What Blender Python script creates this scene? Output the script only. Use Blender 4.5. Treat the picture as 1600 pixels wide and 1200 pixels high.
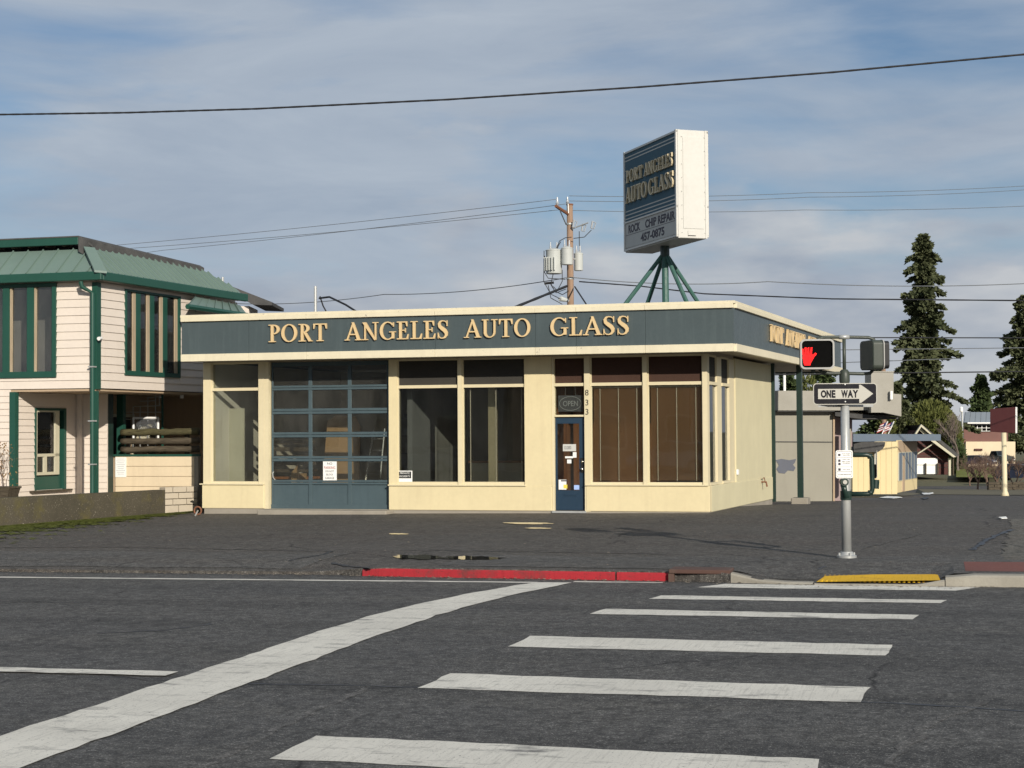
import bpy, bmesh, math, random
from mathutils import Vector, Matrix
random.seed(7)
for o in list(bpy.data.objects): bpy.data.objects.remove(o)
SC = bpy.context.scene
COL = SC.collection
R = math.radians

# ------------------------------------------------------------------ camera
FOC = 2500.0                      # focal length in pixels of a 1600 x 1200 frame
YAW, PITCH, ROLL, EYE = R(14.9), math.atan(75 / FOC), 0.00615, 1.75
cF = Vector((-math.sin(YAW) * math.cos(PITCH), math.cos(YAW) * math.cos(PITCH), math.sin(PITCH)))
r0 = Vector((math.cos(YAW), math.sin(YAW), 0)); u0 = r0.cross(cF)
cR = r0 * math.cos(ROLL) - u0 * math.sin(ROLL)
cU = u0 * math.cos(ROLL) + r0 * math.sin(ROLL)
CAM = Vector((0, 0, EYE))
cam = bpy.data.cameras.new('camera'); camo = bpy.data.objects.new('camera', cam); COL.objects.link(camo)
M3 = Matrix((cR, cU, -cF)).transposed()
camo.matrix_world = Matrix.Translation(CAM) @ M3.to_4x4()
cam.sensor_fit = 'HORIZONTAL'; cam.sensor_width = 36; cam.lens = 36 * FOC / 1600
cam.clip_start = 0.1; cam.clip_end = 6000
SC.camera = camo

# ------------------------------------------------------------------ light
SUN_AZ = R(36)                     # sun stands behind the viewer, to the right
SUN_EL = R(20)
sd = Vector((math.sin(SUN_AZ) * math.cos(SUN_EL), -math.cos(SUN_AZ) * math.cos(SUN_EL), math.sin(SUN_EL)))
sl = bpy.data.lights.new('sun', 'SUN'); sl.energy = 5.0; sl.angle = R(0.5); sl.color = (1.0, 0.92, 0.80)
so = bpy.data.objects.new('sun', sl); COL.objects.link(so); so.location = sd * 60
so.rotation_euler = (-sd).to_track_quat('-Z', 'Y').to_euler()
W = bpy.data.worlds.new('World'); SC.world = W; W.use_nodes = True
nt = W.node_tree; nt.nodes.clear()
def wn(t, **k):
    n = nt.nodes.new(t)
    for a, b in k.items(): setattr(n, a, b)
    return n
wl = nt.links.new
sky = wn('ShaderNodeTexSky', sky_type='NISHITA', sun_disc=False)
sky.sun_elevation = SUN_EL; sky.sun_rotation = math.atan2(sd.x, sd.y); sky.altitude = 20
sky.air_density = 1.0; sky.dust_density = .4; sky.ozone_density = 4.0
tc = wn('ShaderNodeTexCoord')
# thin veil of high cloud
mp = wn('ShaderNodeMapping'); mp.inputs['Scale'].default_value = (1.6, 1.6, 7.5); mp.inputs['Rotation'].default_value = (0.10, 0.22, 0.9)
mp.inputs['Location'].default_value = (0.35, 0.1, 0.42)
wl(tc.outputs['Generated'], mp.inputs['Vector'])
n1 = wn('ShaderNodeTexNoise'); n1.inputs['Scale'].default_value = 2.1; n1.inputs['Detail'].default_value = 7; n1.inputs['Roughness'].default_value = .52; n1.inputs['Distortion'].default_value = .35
wl(mp.outputs[0], n1.inputs['Vector'])
r1 = wn('ShaderNodeValToRGB'); r1.color_ramp.elements[0].position = .26; r1.color_ramp.elements[1].position = .52
wl(n1.outputs['Fac'], r1.inputs['Fac'])
v1 = wn('ShaderNodeMath', operation='MULTIPLY'); v1.inputs[1].default_value = .93
wl(r1.outputs['Color'], v1.inputs[0])
n1b = wn('ShaderNodeTexNoise'); n1b.inputs['Scale'].default_value = 3.0; n1b.inputs['Detail'].default_value = 8; n1b.inputs['Roughness'].default_value = .6; n1b.inputs['Distortion'].default_value = .5
wl(mp.outputs[0], n1b.inputs['Vector'])
r1b = wn('ShaderNodeValToRGB'); r1b.color_ramp.elements[0].position = .28; r1b.color_ramp.elements[0].color = (4.45, 5.3, 6.55, 1); r1b.color_ramp.elements[1].position = .74; r1b.color_ramp.elements[1].color = (6.2, 6.95, 7.9, 1)
wl(n1b.outputs['Fac'], r1b.inputs['Fac'])
mixa = wn('ShaderNodeMixRGB'); wl(r1b.outputs[0], mixa.inputs['Color2'])
wl(v1.outputs[0], mixa.inputs['Fac']); wl(sky.outputs[0], mixa.inputs['Color1'])
# low heaped cloud and grey banks
mp2 = wn('ShaderNodeMapping'); mp2.inputs['Scale'].default_value = (2.2, 2.2, 7.0); mp2.inputs['Location'].default_value = (3.1, 1.5, 0.2)
wl(tc.outputs['Generated'], mp2.inputs['Vector'])
n2 = wn('ShaderNodeTexNoise'); n2.inputs['Scale'].default_value = 2.6; n2.inputs['Detail'].default_value = 9; n2.inputs['Roughness'].default_value = .5
wl(mp2.outputs[0], n2.inputs['Vector'])
sep = wn('ShaderNodeSeparateXYZ'); wl(tc.outputs['Generated'], sep.inputs[0])
lo = wn('ShaderNodeMapRange'); lo.inputs['From Min'].default_value = .02; lo.inputs['From Max'].default_value = .16; lo.inputs['To Min'].default_value = .16; lo.inputs['To Max'].default_value = -.16
wl(sep.outputs['Z'], lo.inputs['Value'])
ad = wn('ShaderNodeMath', operation='ADD'); wl(n2.outputs['Fac'], ad.inputs[0]); wl(lo.outputs[0], ad.inputs[1])
r2 = wn('ShaderNodeValToRGB'); r2.color_ramp.elements[0].position = .47; r2.color_ramp.elements[1].position = .59
wl(ad.outputs[0], r2.inputs['Fac'])
v2 = wn('ShaderNodeMath', operation='MULTIPLY'); v2.inputs[1].default_value = .85
wl(r2.outputs['Color'], v2.inputs[0])
n3 = wn('ShaderNodeTexNoise'); n3.inputs['Scale'].default_value = 5; n3.inputs['Detail'].default_value = 5
wl(mp2.outputs[0], n3.inputs['Vector'])
r3 = wn('ShaderNodeValToRGB'); r3.color_ramp.elements[0].position = .35; r3.color_ramp.elements[0].color = (4.6, 5.2, 6.2, 1)
r3.color_ramp.elements[1].position = .62; r3.color_ramp.elements[1].color = (7.4, 7.6, 7.9, 1)
wl(n3.outputs['Fac'], r3.inputs['Fac'])
mixb = wn('ShaderNodeMixRGB'); wl(v2.outputs[0], mixb.inputs['Fac']); wl(mixa.outputs[0], mixb.inputs['Color1']); wl(r3.outputs[0], mixb.inputs['Color2'])
bg = wn('ShaderNodeBackground'); bg.inputs['Strength'].default_value = .075
wl(mixb.outputs[0], bg.inputs['Color'])
wo = wn('ShaderNodeOutputWorld'); wl(bg.outputs[0], wo.inputs[0])
SC.view_settings.view_transform = 'Standard'; SC.view_settings.look = 'None'; SC.view_settings.exposure = 0.0; SC.view_settings.gamma = 1
SC.view_settings.use_curve_mapping = False

# ------------------------------------------------------------------ survey helpers
SLOPE = 0.0084                      # the street falls gently to the left
def sm(a, b, t):
    t = max(0, min(1, (t - a) / (b - a))); return t * t * (3 - 2 * t)
def fall(y): return -0.035 * max(0, min(y, 120) - 38)
def hz(x, y):                       # height of the paved ground
    z = SLOPE * max(-60, min(60, x)) + fall(y)
    edge = 1 - sm(20.2, 21.9, y)
    w = max(1 - sm(-8.4, -7.2, x), sm(-2.6, -2.0, x) * (1 - sm(-.1, .15, x)))
    return z - .095 * edge * w
def rz(x, y): return SLOPE * max(-60, min(60, x)) - .12
def ray(px, py): return cF + cR * ((px - 800) / FOC) + cU * ((600 - py) / FOC)
def at(px, py, d): return CAM + ray(px, py) * d
def on_y(px, py, Y):
    d = ray(px, py); return CAM + d * (Y / d.y)
def on_z(px, py, z):
    d = ray(px, py); return CAM + d * ((z - EYE) / d.z)
def gnd(px, py, f=hz):
    z = 0
    p = None
    for i in range(40):
        p = on_z(px, py, z); z = .5 * z + .5 * f(p.x, p.y)
    return p
def road(px, py): return gnd(px, py, rz)
def to_px(P):
    d = Vector(P) - CAM; w = d.dot(cF); return 800 + FOC * d.dot(cR) / w, 600 - FOC * d.dot(cU) / w

# ------------------------------------------------------------------ mesh helpers
BASE = {}
def tag(o, label, cat, group=None):
    o['label'] = label; o['category'] = cat
    if group: o['group'] = group
    return o
def thing(name, loc, label, cat, group=None):
    o = bpy.data.objects.new(name, None); o.empty_display_size = .2; COL.objects.link(o); o.location = loc
    BASE[o.name] = Vector(loc); return tag(o, label, cat, group)
class MB:
    def __init__(s): s.v = []; s.f = []
    def pts(s, ps):
        i = len(s.v); s.v += [Vector(p) for p in ps]; return i
    def poly(s, ps):
        i = s.pts(ps); s.f.append(tuple(range(i, i + len(ps)))); return s
    def hexa(s, p):
        i = s.pts(p)
        for q in ((0, 3, 2, 1), (4, 5, 6, 7), (0, 1, 5, 4), (1, 2, 6, 5), (2, 3, 7, 6), (3, 0, 4, 7)): s.f.append(tuple(i + k for k in q))
        return s
    def box(s, x0, x1, y0, y1, z0, z1, fr=None):
        p = [(x0, y0, z0), (x1, y0, z0), (x1, y1, z0), (x0, y1, z0), (x0, y0, z1), (x1, y0, z1), (x1, y1, z1), (x0, y1, z1)]
        if fr: p = [fr(*q) for q in p]
        return s.hexa(p)
    def ext(s, ps, vec):
        ps = [Vector(p) for p in ps]; vec = Vector(vec); n = len(ps); i = s.pts(ps); s.pts([p + vec for p in ps])
        s.f.append(tuple(range(i, i + n))[::-1]); s.f.append(tuple(range(i + n, i + 2 * n)))
        for k in range(n): s.f.append((i + k, i + (k + 1) % n, i + n + (k + 1) % n, i + n + k))
        return s
    def tube(s, ps, r, n=8, caps=True):
        ps = [Vector(p) for p in ps]; m = len(ps); rs = r if isinstance(r, (list, tuple)) else [r] * m
        i = len(s.v); up = None
        for k in range(m):
            t = (ps[min(k + 1, m - 1)] - ps[max(k - 1, 0)]).normalized()
            if up is None: up = Vector((0, 0, 1)) if abs(t.z) < .9 else Vector((1, 0, 0))
            a = t.cross(up)
            if a.length < 1e-5: a = t.cross(Vector((1, .3, 0)))
            a.normalize(); b = a.cross(t); up = b
            for j in range(n):
                w = 2 * math.pi * j / n; s.v.append(ps[k] + (a * math.cos(w) + b * math.sin(w)) * rs[k])
        for k in range(m - 1):
            for j in range(n):
                s.f.append((i + k * n + j, i + k * n + (j + 1) % n, i + (k + 1) * n + (j + 1) % n, i + (k + 1) * n + j))
        if caps:
            s.f.append(tuple(i + j for j in range(n))[::-1]); s.f.append(tuple(i + (m - 1) * n + j for j in range(n)))
        return s
    def build(s, name, mat, parent=None, smooth=False, bevel=0, recalc=True):
        if parent is not None:
            r = parent
            while r.parent: r = r.parent
            b = BASE[r.name]
        else:
            xs = [v.x for v in s.v]; ys = [v.y for v in s.v]; zs = [v.z for v in s.v]
            b = Vector(((min(xs) + max(xs)) / 2, (min(ys) + max(ys)) / 2, min(zs)))
        me = bpy.data.meshes.new(name); me.from_pydata([tuple(v - b) for v in s.v], [], s.f)
        if recalc:
            bm = bmesh.new(); bm.from_mesh(me); bmesh.ops.recalc_face_normals(bm, faces=bm.faces); bm.to_mesh(me); bm.free()
        me.materials.append(mat); me.update()
        if smooth: me.polygons.foreach_set('use_smooth', [True] * len(me.polygons))
        o = bpy.data.objects.new(name, me); COL.objects.link(o)
        if parent is not None: o.parent = parent
        else: o.location = b; BASE[o.name] = b
        if bevel:
            m = o.modifiers.new('bevel', 'BEVEL'); m.width = bevel; m.segments = 1; m.limit_method = 'ANGLE'
        return o
def shade_auto(o, ang=40):
    for p in o.data.polygons: p.use_smooth = True
    try: o.data.set_sharp_from_angle(angle=R(ang))
    except Exception: pass
    return o
def struct(o): o['kind'] = 'structure'; return o
def stuff(o): o['kind'] = 'stuff'; return o
def text_obj(name, body, mat, org, right, up, h, parent, depth=.004, width=None, align='LEFT', bold=0.0):
    """built-in typeface as mesh; h = capital height, org = lower left (or lower middle) corner"""
    cu = bpy.data.curves.new('t', 'FONT'); cu.body = body; cu.extrude = .02; cu.resolution_u = 3; cu.offset = bold; cu.space_line = 1.0
    cu.align_x = 'LEFT'
    ob = bpy.data.objects.new('t', cu); COL.objects.link(ob); dg = bpy.context.evaluated_depsgraph_get(); dg.update()
    me = bpy.data.meshes.new_from_object(ob.evaluated_get(dg)); bpy.data.objects.remove(ob); bpy.data.curves.remove(cu)
    vs = [v.co.copy() for v in me.vertices]; fs = [tuple(p.vertices) for p in me.polygons]; bpy.data.meshes.remove(me)
    if not vs: return None
    x0 = min(v.x for v in vs); x1 = max(v.x for v in vs); y0 = min(v.y for v in vs); y1 = max(v.y for v in vs)
    sy = h / (y1 - y0); sx = sy if width is None else width / (x1 - x0)
    right = Vector(right).normalized(); up = Vector(up).normalized(); n = right.cross(up)
    off = -(x1 - x0) * sx / 2 if align == 'CENTER' else 0
    mb = MB(); mb.v = [Vector(org) + right * ((v.x - x0) * sx + off) + up * ((v.y - y0) * sy) + n * (v.z / .02 * depth) for v in vs]; mb.f = fs
    return mb.build(name, mat, parent, recalc=False)

# ------------------------------------------------------------------ materials
def nodes(name):
    m = bpy.data.materials.new(name); m.use_nodes = True; t = m.node_tree
    return m, t, t.nodes['Principled BSDF']
def N(t, ty, **k):
    n = t.nodes.new(ty)
    for a, b in k.items():
        if a.startswith('i_'): n.inputs[a[2:].replace('_', ' ')].default_value = b
        else: setattr(n, a, b)
    return n
def noise(t, vec, scale, detail=4, rough=.55, dist=0):
    n = N(t, 'ShaderNodeTexNoise'); n.inputs['Scale'].default_value = scale; n.inputs['Detail'].default_value = detail
    n.inputs['Roughness'].default_value = rough; n.inputs['Distortion'].default_value = dist
    t.links.new(vec, n.inputs['Vector']); return n.outputs['Fac']
def ramp(t, fac, a, b, ca=(0, 0, 0, 1), cb=(1, 1, 1, 1)):
    n = N(t, 'ShaderNodeValToRGB'); e = n.color_ramp.elements; e[0].position = a; e[1].position = b; e[0].color = ca; e[1].color = cb
    t.links.new(fac, n.inputs['Fac']); return n.outputs['Color']
def mix(t, fac, c1, c2, mode='MIX'):
    n = N(t, 'ShaderNodeMixRGB', blend_type=mode)
    for s, v in (('Fac', fac), ('Color1', c1), ('Color2', c2)):
        if isinstance(v, (int, float)): n.inputs[s].default_value = v
        elif isinstance(v, tuple): n.inputs[s].default_value = v if len(v) == 4 else (*v, 1)
        else: t.links.new(v, n.inputs[s])
    return n.outputs['Color']
def posn(t, scale=(1, 1, 1), rot=(0, 0, 0), loc=(0, 0, 0)):
    g = N(t, 'ShaderNodeNewGeometry'); mp = N(t, 'ShaderNodeMapping'); mp.inputs['Scale'].default_value = scale
    mp.inputs['Rotation'].default_value = rot; mp.inputs['Location'].default_value = loc
    t.links.new(g.outputs['Position'], mp.inputs['Vector']); return mp.outputs[0]
def bump(t, p, h, strength=.3, dist=.01):
    b = N(t, 'ShaderNodeBump'); b.inputs['Strength'].default_value = strength; b.inputs['Distance'].default_value = dist
    t.links.new(h, b.inputs['Height']); t.links.new(b.outputs[0], p.inputs['Normal'])
def c4(c): return (*c, 1)
def mul(c, k): return tuple(min(1, x * k) for x in c)
def paint(name, col, rough=.55, var=.12, dirt=.25, dcol=(.16, .13, .10), streak=True, sc=1.0, bmp=.15, metal=0, spec=.4, chips=0, chipcol=(.2, .18, .15)):
    m, t, p = nodes(name); P = posn(t)
    a = noise(t, P, 1.3 * sc, 5, .6); b = noise(t, P, 14 * sc, 4, .6)
    c = mix(t, ramp(t, a, .3, .7), c4(mul(col, 1 - var)), c4(mul(col, 1 + var * .6)))
    c = mix(t, .25, c, mix(t, b, c4(mul(col, .75)), c4(mul(col, 1.2))))
    if dirt:
        Ps = posn(t, (6, 6, .5) if streak else (1.5, 1.5, 1.5), loc=(3, 1, 5))
        d = ramp(t, noise(t, Ps, 1.0 * sc, 6, .65), .50, .78)
        k = N(t, 'ShaderNodeMath', operation='MULTIPLY'); k.inputs[1].default_value = dirt; t.links.new(d, k.inputs[0])
        c = mix(t, k.outputs[0], c, c4(dcol))
    if chips:
        q = ramp(t, noise(t, P, 9 * sc, 6, .7), 1 - chips, 1 - chips + .02)
        c = mix(t, q, c, c4(chipcol))
    t.links.new(c, p.inputs['Base Color'])
    rr = ramp(t, b, .2, .8, c4((rough * .8,) * 3), c4((min(1, rough * 1.2),) * 3)); t.links.new(rr, p.inputs['Roughness'])
    p.inputs['Metallic'].default_value = metal; p.inputs['Specular IOR Level'].default_value = spec
    if bmp: bump(t, p, noise(t, P, 45 * sc, 4), bmp, .01)
    return m
def plain(name, col, rough=.6, metal=0, emit=None, es=1):
    m, t, p = nodes(name); P = posn(t)
    c = mix(t, noise(t, P, 22, 4), c4(mul(col, .85)), c4(mul(col, 1.12))); t.links.new(c, p.inputs['Base Color'])
    p.inputs['Roughness'].default_value = rough; p.inputs['Metallic'].default_value = metal; p.inputs['Specular IOR Level'].default_value = .35
    if emit: p.inputs['Emission Color'].default_value = c4(emit); p.inputs['Emission Strength'].default_value = es
    return m
def glass(name, tint=(.6, .62, .6), rough=.015, reflect_film=.008):
    m = bpy.data.materials.new(name); m.use_nodes = True; t = m.node_tree; t.nodes.clear()
    tr = N(t, 'ShaderNodeBsdfTransparent'); tr.inputs['Color'].default_value = c4(tint)
    gl = N(t, 'ShaderNodeBsdfGlossy'); gl.inputs['Roughness'].default_value = rough; gl.inputs['Color'].default_value = (.95, .97, 1, 1)
    P = posn(t); b = N(t, 'ShaderNodeBump'); b.inputs['Strength'].default_value = .03; b.inputs['Distance'].default_value = .05
    t.links.new(noise(t, P, 1.1, 2), b.inputs['Height']); t.links.new(b.outputs[0], gl.inputs['Normal'])
    fr = N(t, 'ShaderNodeFresnel'); fr.inputs['IOR'].default_value = 1.5
    mx = N(t, 'ShaderNodeMixShader'); out = N(t, 'ShaderNodeOutputMaterial')
    t.links.new(fr.outputs[0], mx.inputs[0]); t.links.new(tr.outputs[0], mx.inputs[1]); t.links.new(gl.outputs[0], mx.inputs[2])
    df = N(t, 'ShaderNodeBsdfDiffuse'); df.inputs['Color'].default_value = (.52, .51, .47, 1); m2_ = N(t, 'ShaderNodeMixShader'); k_ = N(t, 'ShaderNodeMath', operation='MULTIPLY'); k_.inputs[1].default_value = reflect_film * 2  # patchy diffuse film: pale reflection of the street put into the glass
    t.links.new(ramp(t, noise(t, posn(t, (1.4, 1.4, .7)), 1.3, 6, .65, .6), .25, .8), k_.inputs[0]); t.links.new(k_.outputs[0], m2_.inputs[0]); t.links.new(mx.outputs[0], m2_.inputs[1]); t.links.new(df.outputs[0], m2_.inputs[2]); t.links.new(m2_.outputs[0], out.inputs[0])
    return m
def asphalt(name, c1, c2, brown, cracks=True, tracks=None, patchy=.5):
    m, t, p = nodes(name); P = posn(t)
    big = noise(t, P, .16, 5, .6, .6); mid = noise(t, posn(t, (.35, 1.2, 1), loc=(9, 2, 0)), .8, 5, .6, .4)
    c = mix(t, ramp(t, big, .35, .65), c4(c1), c4(c2))
    band = noise(t, posn(t, (.12, .75, 1), loc=(4, 7, 0)), 1.1, 6, .62, .5); c = mix(t, ramp(t, band, .40, .66), c, c4(mul(c2, 1.28))); c = mix(t, ramp(t, band, .22, .42, (1, 1, 1, 1), (0, 0, 0, 1)), c, c4(mul(c1, .62)))
    spots = N(t, 'ShaderNodeTexVoronoi'); spots.inputs['Scale'].default_value = .55; t.links.new(posn(t, (1, .8, 0)), spots.inputs['Vector']); so_ = N(t, 'ShaderNodeMath', operation='ADD'); so_.inputs[1].default_value = 0
    nn_ = N(t, 'ShaderNodeMath', operation='MULTIPLY_ADD'); nn_.inputs[1].default_value = .30; t.links.new(noise(t, P, 5, 4), nn_.inputs[0]); t.links.new(spots.outputs['Distance'], nn_.inputs[2]); c = mix(t, ramp(t, nn_.outputs[0], .20, .27, (.55, .55, .55, 1), (0, 0, 0, 1)), c, (.03, .029, .028, 1))
    c = mix(t, ramp(t, mid, .48, .72), c, c4(brown))
    if tracks:
        sp = N(t, 'ShaderNodeSeparateXYZ'); t.links.new(posn(t), sp.inputs[0])
        wv = N(t, 'ShaderNodeMath', operation='SINE'); ml = N(t, 'ShaderNodeMath', operation='MULTIPLY_ADD'); ml.inputs[1].default_value = 2 * math.pi / tracks; ml.inputs[2].default_value = .8
        t.links.new(sp.outputs['Y'], ml.inputs[0]); t.links.new(ml.outputs[0], wv.inputs[0])
        ma = N(t, 'ShaderNodeMath', operation='MULTIPLY'); t.links.new(ramp(t, wv.outputs[0], .15, .9), ma.inputs[0]); t.links.new(ramp(t, noise(t, posn(t, (.15, .9, 1)), .9, 5), .3, .65), ma.inputs[1])
        c = mix(t, ma.outputs[0], c, c4(mul(c1, .62)))
    fine = noise(t, P, 70, 3, .75); f2 = noise(t, P, 24, 4, .7)
    c = mix(t, ramp(t, fine, .36, .54), mix(t, .62, c, (.010, .010, .011, 1)), c)
    c = mix(t, ramp(t, fine, .57, .66), c, (.44, .43, .40, 1))
    c = mix(t, ramp(t, f2, .38, .60), mix(t, .60, c, (.02, .02, .02, 1)), mix(t, .10, c, (.3, .29, .27, 1)))
    f3 = noise(t, P, 7, 6, .78); c = mix(t, ramp(t, f3, .38, .62), mix(t, .50, c, (.016, .016, .016, 1)), mix(t, .07, c, (.4, .39, .36, 1)))
    hgt = fine
    if cracks:
        vo = N(t, 'ShaderNodeTexVoronoi', feature='DISTANCE_TO_EDGE'); vo.inputs['Scale'].default_value = .21
        vm = N(t, 'ShaderNodeVectorMath', operation='ADD'); nz = N(t, 'ShaderNodeTexNoise'); nz.inputs['Scale'].default_value = .9; nz.inputs['Detail'].default_value = 6
        t.links.new(P, nz.inputs['Vector']); sc = N(t, 'ShaderNodeVectorMath', operation='SCALE'); sc.inputs['Scale'].default_value = .9
        t.links.new(nz.outputs['Color'], sc.inputs[0]); t.links.new(P, vm.inputs[0]); t.links.new(sc.outputs[0], vm.inputs[1]); t.links.new(vm.outputs[0], vo.inputs['Vector'])
        ck = ramp(t, vo.outputs['Distance'], .001, .005, (1, 1, 1, 1), (0, 0, 0, 1))
        mk = N(t, 'ShaderNodeMath', operation='MULTIPLY'); t.links.new(ck, mk.inputs[0]); t.links.new(ramp(t, noise(t, P, .3, 3), .45, .6), mk.inputs[1])
        c = mix(t, mk.outputs[0], c, (.012, .011, .011, 1))
    t.links.new(c, p.inputs['Base Color'])
    rr = ramp(t, big, .3, .7, (.72, .72, .72, 1), (.92, .92, .92, 1)); t.links.new(rr, p.inputs['Roughness'])
    p.inputs['Specular IOR Level'].default_value = .25
    bump(t, p, hgt, .6, .008)
    return m
def roadpaint(name, col, wear=.5, under=(.07, .07, .07)):
    m, t, p = nodes(name); P = posn(t)
    w = noise(t, posn(t, (38, 1.8, 1), rot=(0, 0, .06)), 1.2, 6, .7); g = noise(t, P, 60, 4, .7); b = noise(t, P, 1.1, 4)
    c = mix(t, ramp(t, b, .3, .75), c4(mul(col, .82)), c4(col))
    c = mix(t, ramp(t, w, .50, .74), c, c4(mul(col, .66))); sc_ = noise(t, posn(t, (1.2, 3.5, 1), loc=(5, 5, 5)), 1.6, 7, .72)
    c = mix(t, ramp(t, sc_, .60 - .06 * wear, .78 - .06 * wear), c, c4(mul(under, 1.6)))
    lim = ramp(t, g, .70 - .1 * wear, .78 - .1 * wear)
    c = mix(t, lim, c, c4(under)); t.links.new(c, p.inputs['Base Color']); p.inputs['Roughness'].default_value = .8; p.inputs['Specular IOR Level'].default_value = .2
    bump(t, p, g, .5, .006); return m
def foliage(name, c1, c2, sc=1.2):
    m, t, p = nodes(name); P = posn(t)
    c = mix(t, ramp(t, noise(t, P, sc, 5, .65), .34, .66), c4(c1), c4(c2)); c = mix(t, .5, c, mix(t, noise(t, P, sc * 9, 3), c4(mul(c1, .6)), c4(mul(c2, 1.25))))
    t.links.new(c, p.inputs['Base Color']); p.inputs['Roughness'].default_value = .75; p.inputs['Specular IOR Level'].default_value = .15
    return m
def concrete(name, c1, c2, sc=1.0, moss=None, agg=False):
    m, t, p = nodes(name); P = posn(t)
    c = mix(t, ramp(t, noise(t, P, 1.1 * sc, 6, .65), .3, .7), c4(c1), c4(c2))
    g = noise(t, P, 38 * sc, 4, .75)
    if agg: c = mix(t, ramp(t, g, .45, .62), mix(t, .45, c, (.05, .045, .035, 1)), c); c = mix(t, ramp(t, g, .62, .70), c, (.42, .38, .30, 1))
    else: c = mix(t, .3, c, mix(t, g, c4(mul(c1, .6)), c4(mul(c2, 1.25))))
    if moss: c = mix(t, ramp(t, noise(t, P, .9, 6, .7), .50, .66), c, c4(moss))
    t.links.new(c, p.inputs['Base Color']); p.inputs['Roughness'].default_value = .9; p.inputs['Specular IOR Level'].default_value = .2
    bump(t, p, g, .5, .012); return m
def wood(name, c1, c2, axis=(1, 12, 12), sc=2.0):
    m, t, p = nodes(name); c = mix(t, ramp(t, noise(t, posn(t, axis), sc, 6, .7, .5), .3, .7), c4(c1), c4(c2)); t.links.new(c, p.inputs['Base Color'])
    p.inputs['Roughness'].default_value = .8; p.inputs['Specular IOR Level'].default_value = .2; bump(t, p, noise(t, posn(t, axis), sc * 3, 5), .4, .01); return m
MT = {}
MT['lot'] = asphalt('lot_asphalt', (.060, .051, .043), (.082, .071, .060), (.084, .060, .046))
MT['road'] = asphalt('road_asphalt', (.058, .058, .060), (.084, .083, .081), (.110, .105, .094), tracks=1.85)
MT['walk'] = asphalt('footway_asphalt', (.078, .076, .073), (.098, .094, .088), (.094, .081, .068))
MT['white_line'] = roadpaint('white_road_paint', (.70, .675, .60), .95)
MT['red_line'] = roadpaint('red_kerb_paint', (.40, .030, .040), 1.1, (.06, .03, .028))
MT['cream'] = paint('cream_wall_paint', (.655, .565, .35), .6, .07, .22, (.42, .33, .2))
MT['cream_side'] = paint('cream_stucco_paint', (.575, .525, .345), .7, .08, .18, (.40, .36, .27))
MT['trim'] = paint('pale_cream_trim', (.66, .60, .44), .55, .07, .28, (.42, .37, .27), chips=.34, chipcol=(.30, .27, .22))
MT['frame'] = paint('cream_frame_paint', (.63, .555, .37), .55, .05, .15, (.45, .37, .25))
MT['teal'] = paint('teal_fascia_paint', (.060, .080, .085), .42, .10, .22, (.14, .18, .18), bmp=.08)
MT['garage'] = paint('blue_grey_door_paint', (.060, .090, .103), .5, .12, .30, (.03, .045, .055), bmp=.08)
MT['navy'] = paint('navy_door_paint', (.017, .038, .066), .4, .08, .12, (.02, .03, .04), bmp=.05)
MT['gold'] = paint('gold_letter_paint', (.64, .475, .255), .4, .1, .2, (.35, .22, .10), streak=False, bmp=.05)
MT['found'] = concrete('foundation_concrete', (.22, .20, .165), (.34, .31, .26))
MT['soffit'] = paint('soffit_paint', (.38, .33, .25), .7, .1, .2)
MT['transom'] = paint('pebbled_dark_panel', (.050, .047, .041), .6, .1, .0, bmp=1.0, sc=1.6, spec=.08)
MT['transom_b'] = paint('pebbled_brown_panel', (.062, .035, .026), .6, .1, .0, bmp=1.0, sc=1.6, spec=.08)
MT['pane'] = glass('window_glass', (.82, .83, .80)); MT['pane_dark'] = glass('dark_window_glass', (.60, .62, .62)); MT['pane_clear'] = glass('clear_glass', (.88, .89, .86), reflect_film=.02); MT['pane_garage'] = glass('pale_film_garage_glass', (.84, .84, .80), reflect_film=.03); MT['pane_house'] = glass('house_glass', (.85, .86, .84), reflect_film=.03)  # garage and house panes carry the most painted-in pale reflection
MT['blind'] = plain('brown_blind', (.72, .44, .24), .6); MT['blind_grey'] = plain('grey_blind', (.16, .15, .13), .6)
MT['cord'] = plain('blind_cord', (.60, .55, .45), .7)
MT['inwall'] = paint('room_wall', (.62, .60, .53), .8, .1, .2); MT['inwood'] = wood('brown_panelling', (.20, .075, .03), (.34, .15, .06), (9, 9, .6))
MT['infloor'] = plain('room_floor', (.34, .32, .29), .7)
MT['black'] = plain('black_paint', (.012, .012, .013), .5); MT['white'] = plain('white_paint', (.80, .80, .77), .55)
MT['steel'] = paint('galvanised_steel', (.42, .43, .42), .42, .15, .35, (.20, .20, .19), metal=.35, bmp=.05)
MT['chrome'] = plain('brass_nickel', (.62, .60, .55), .25, .9)
MT['dkgreen'] = paint('dark_green_paint', (.012, .030, .024), .35, .15, .1, bmp=.04)
MT['olive'] = paint('signal_olive_paint', (.045, .055, .045), .45, .12, .15, (.09, .09, .075), bmp=.05)
MT['hgreen'] = paint('house_green_paint', (.014, .066, .047), .45, .10, .15, (.02, .05, .04), bmp=.06)
MT['roofgreen'] = paint('green_metal_roof', (.135, .195, .170), .5, .08, .25, (.16, .19, .17), bmp=.03)
MT['siding'] = paint('blush_siding', (.655, .58, .505), .65, .05, .10, (.45, .38, .30), bmp=.1)
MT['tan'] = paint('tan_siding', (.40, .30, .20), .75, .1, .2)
MT['mossconc'] = concrete('aggregate_concrete', (.060, .053, .037), (.115, .10, .07), .8, (.11, .095, .035), agg=True)
MT['block'] = paint('painted_block', (.47, .41, .32), .8, .1, .35, (.16, .13, .09), streak=False, bmp=.4)
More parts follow.
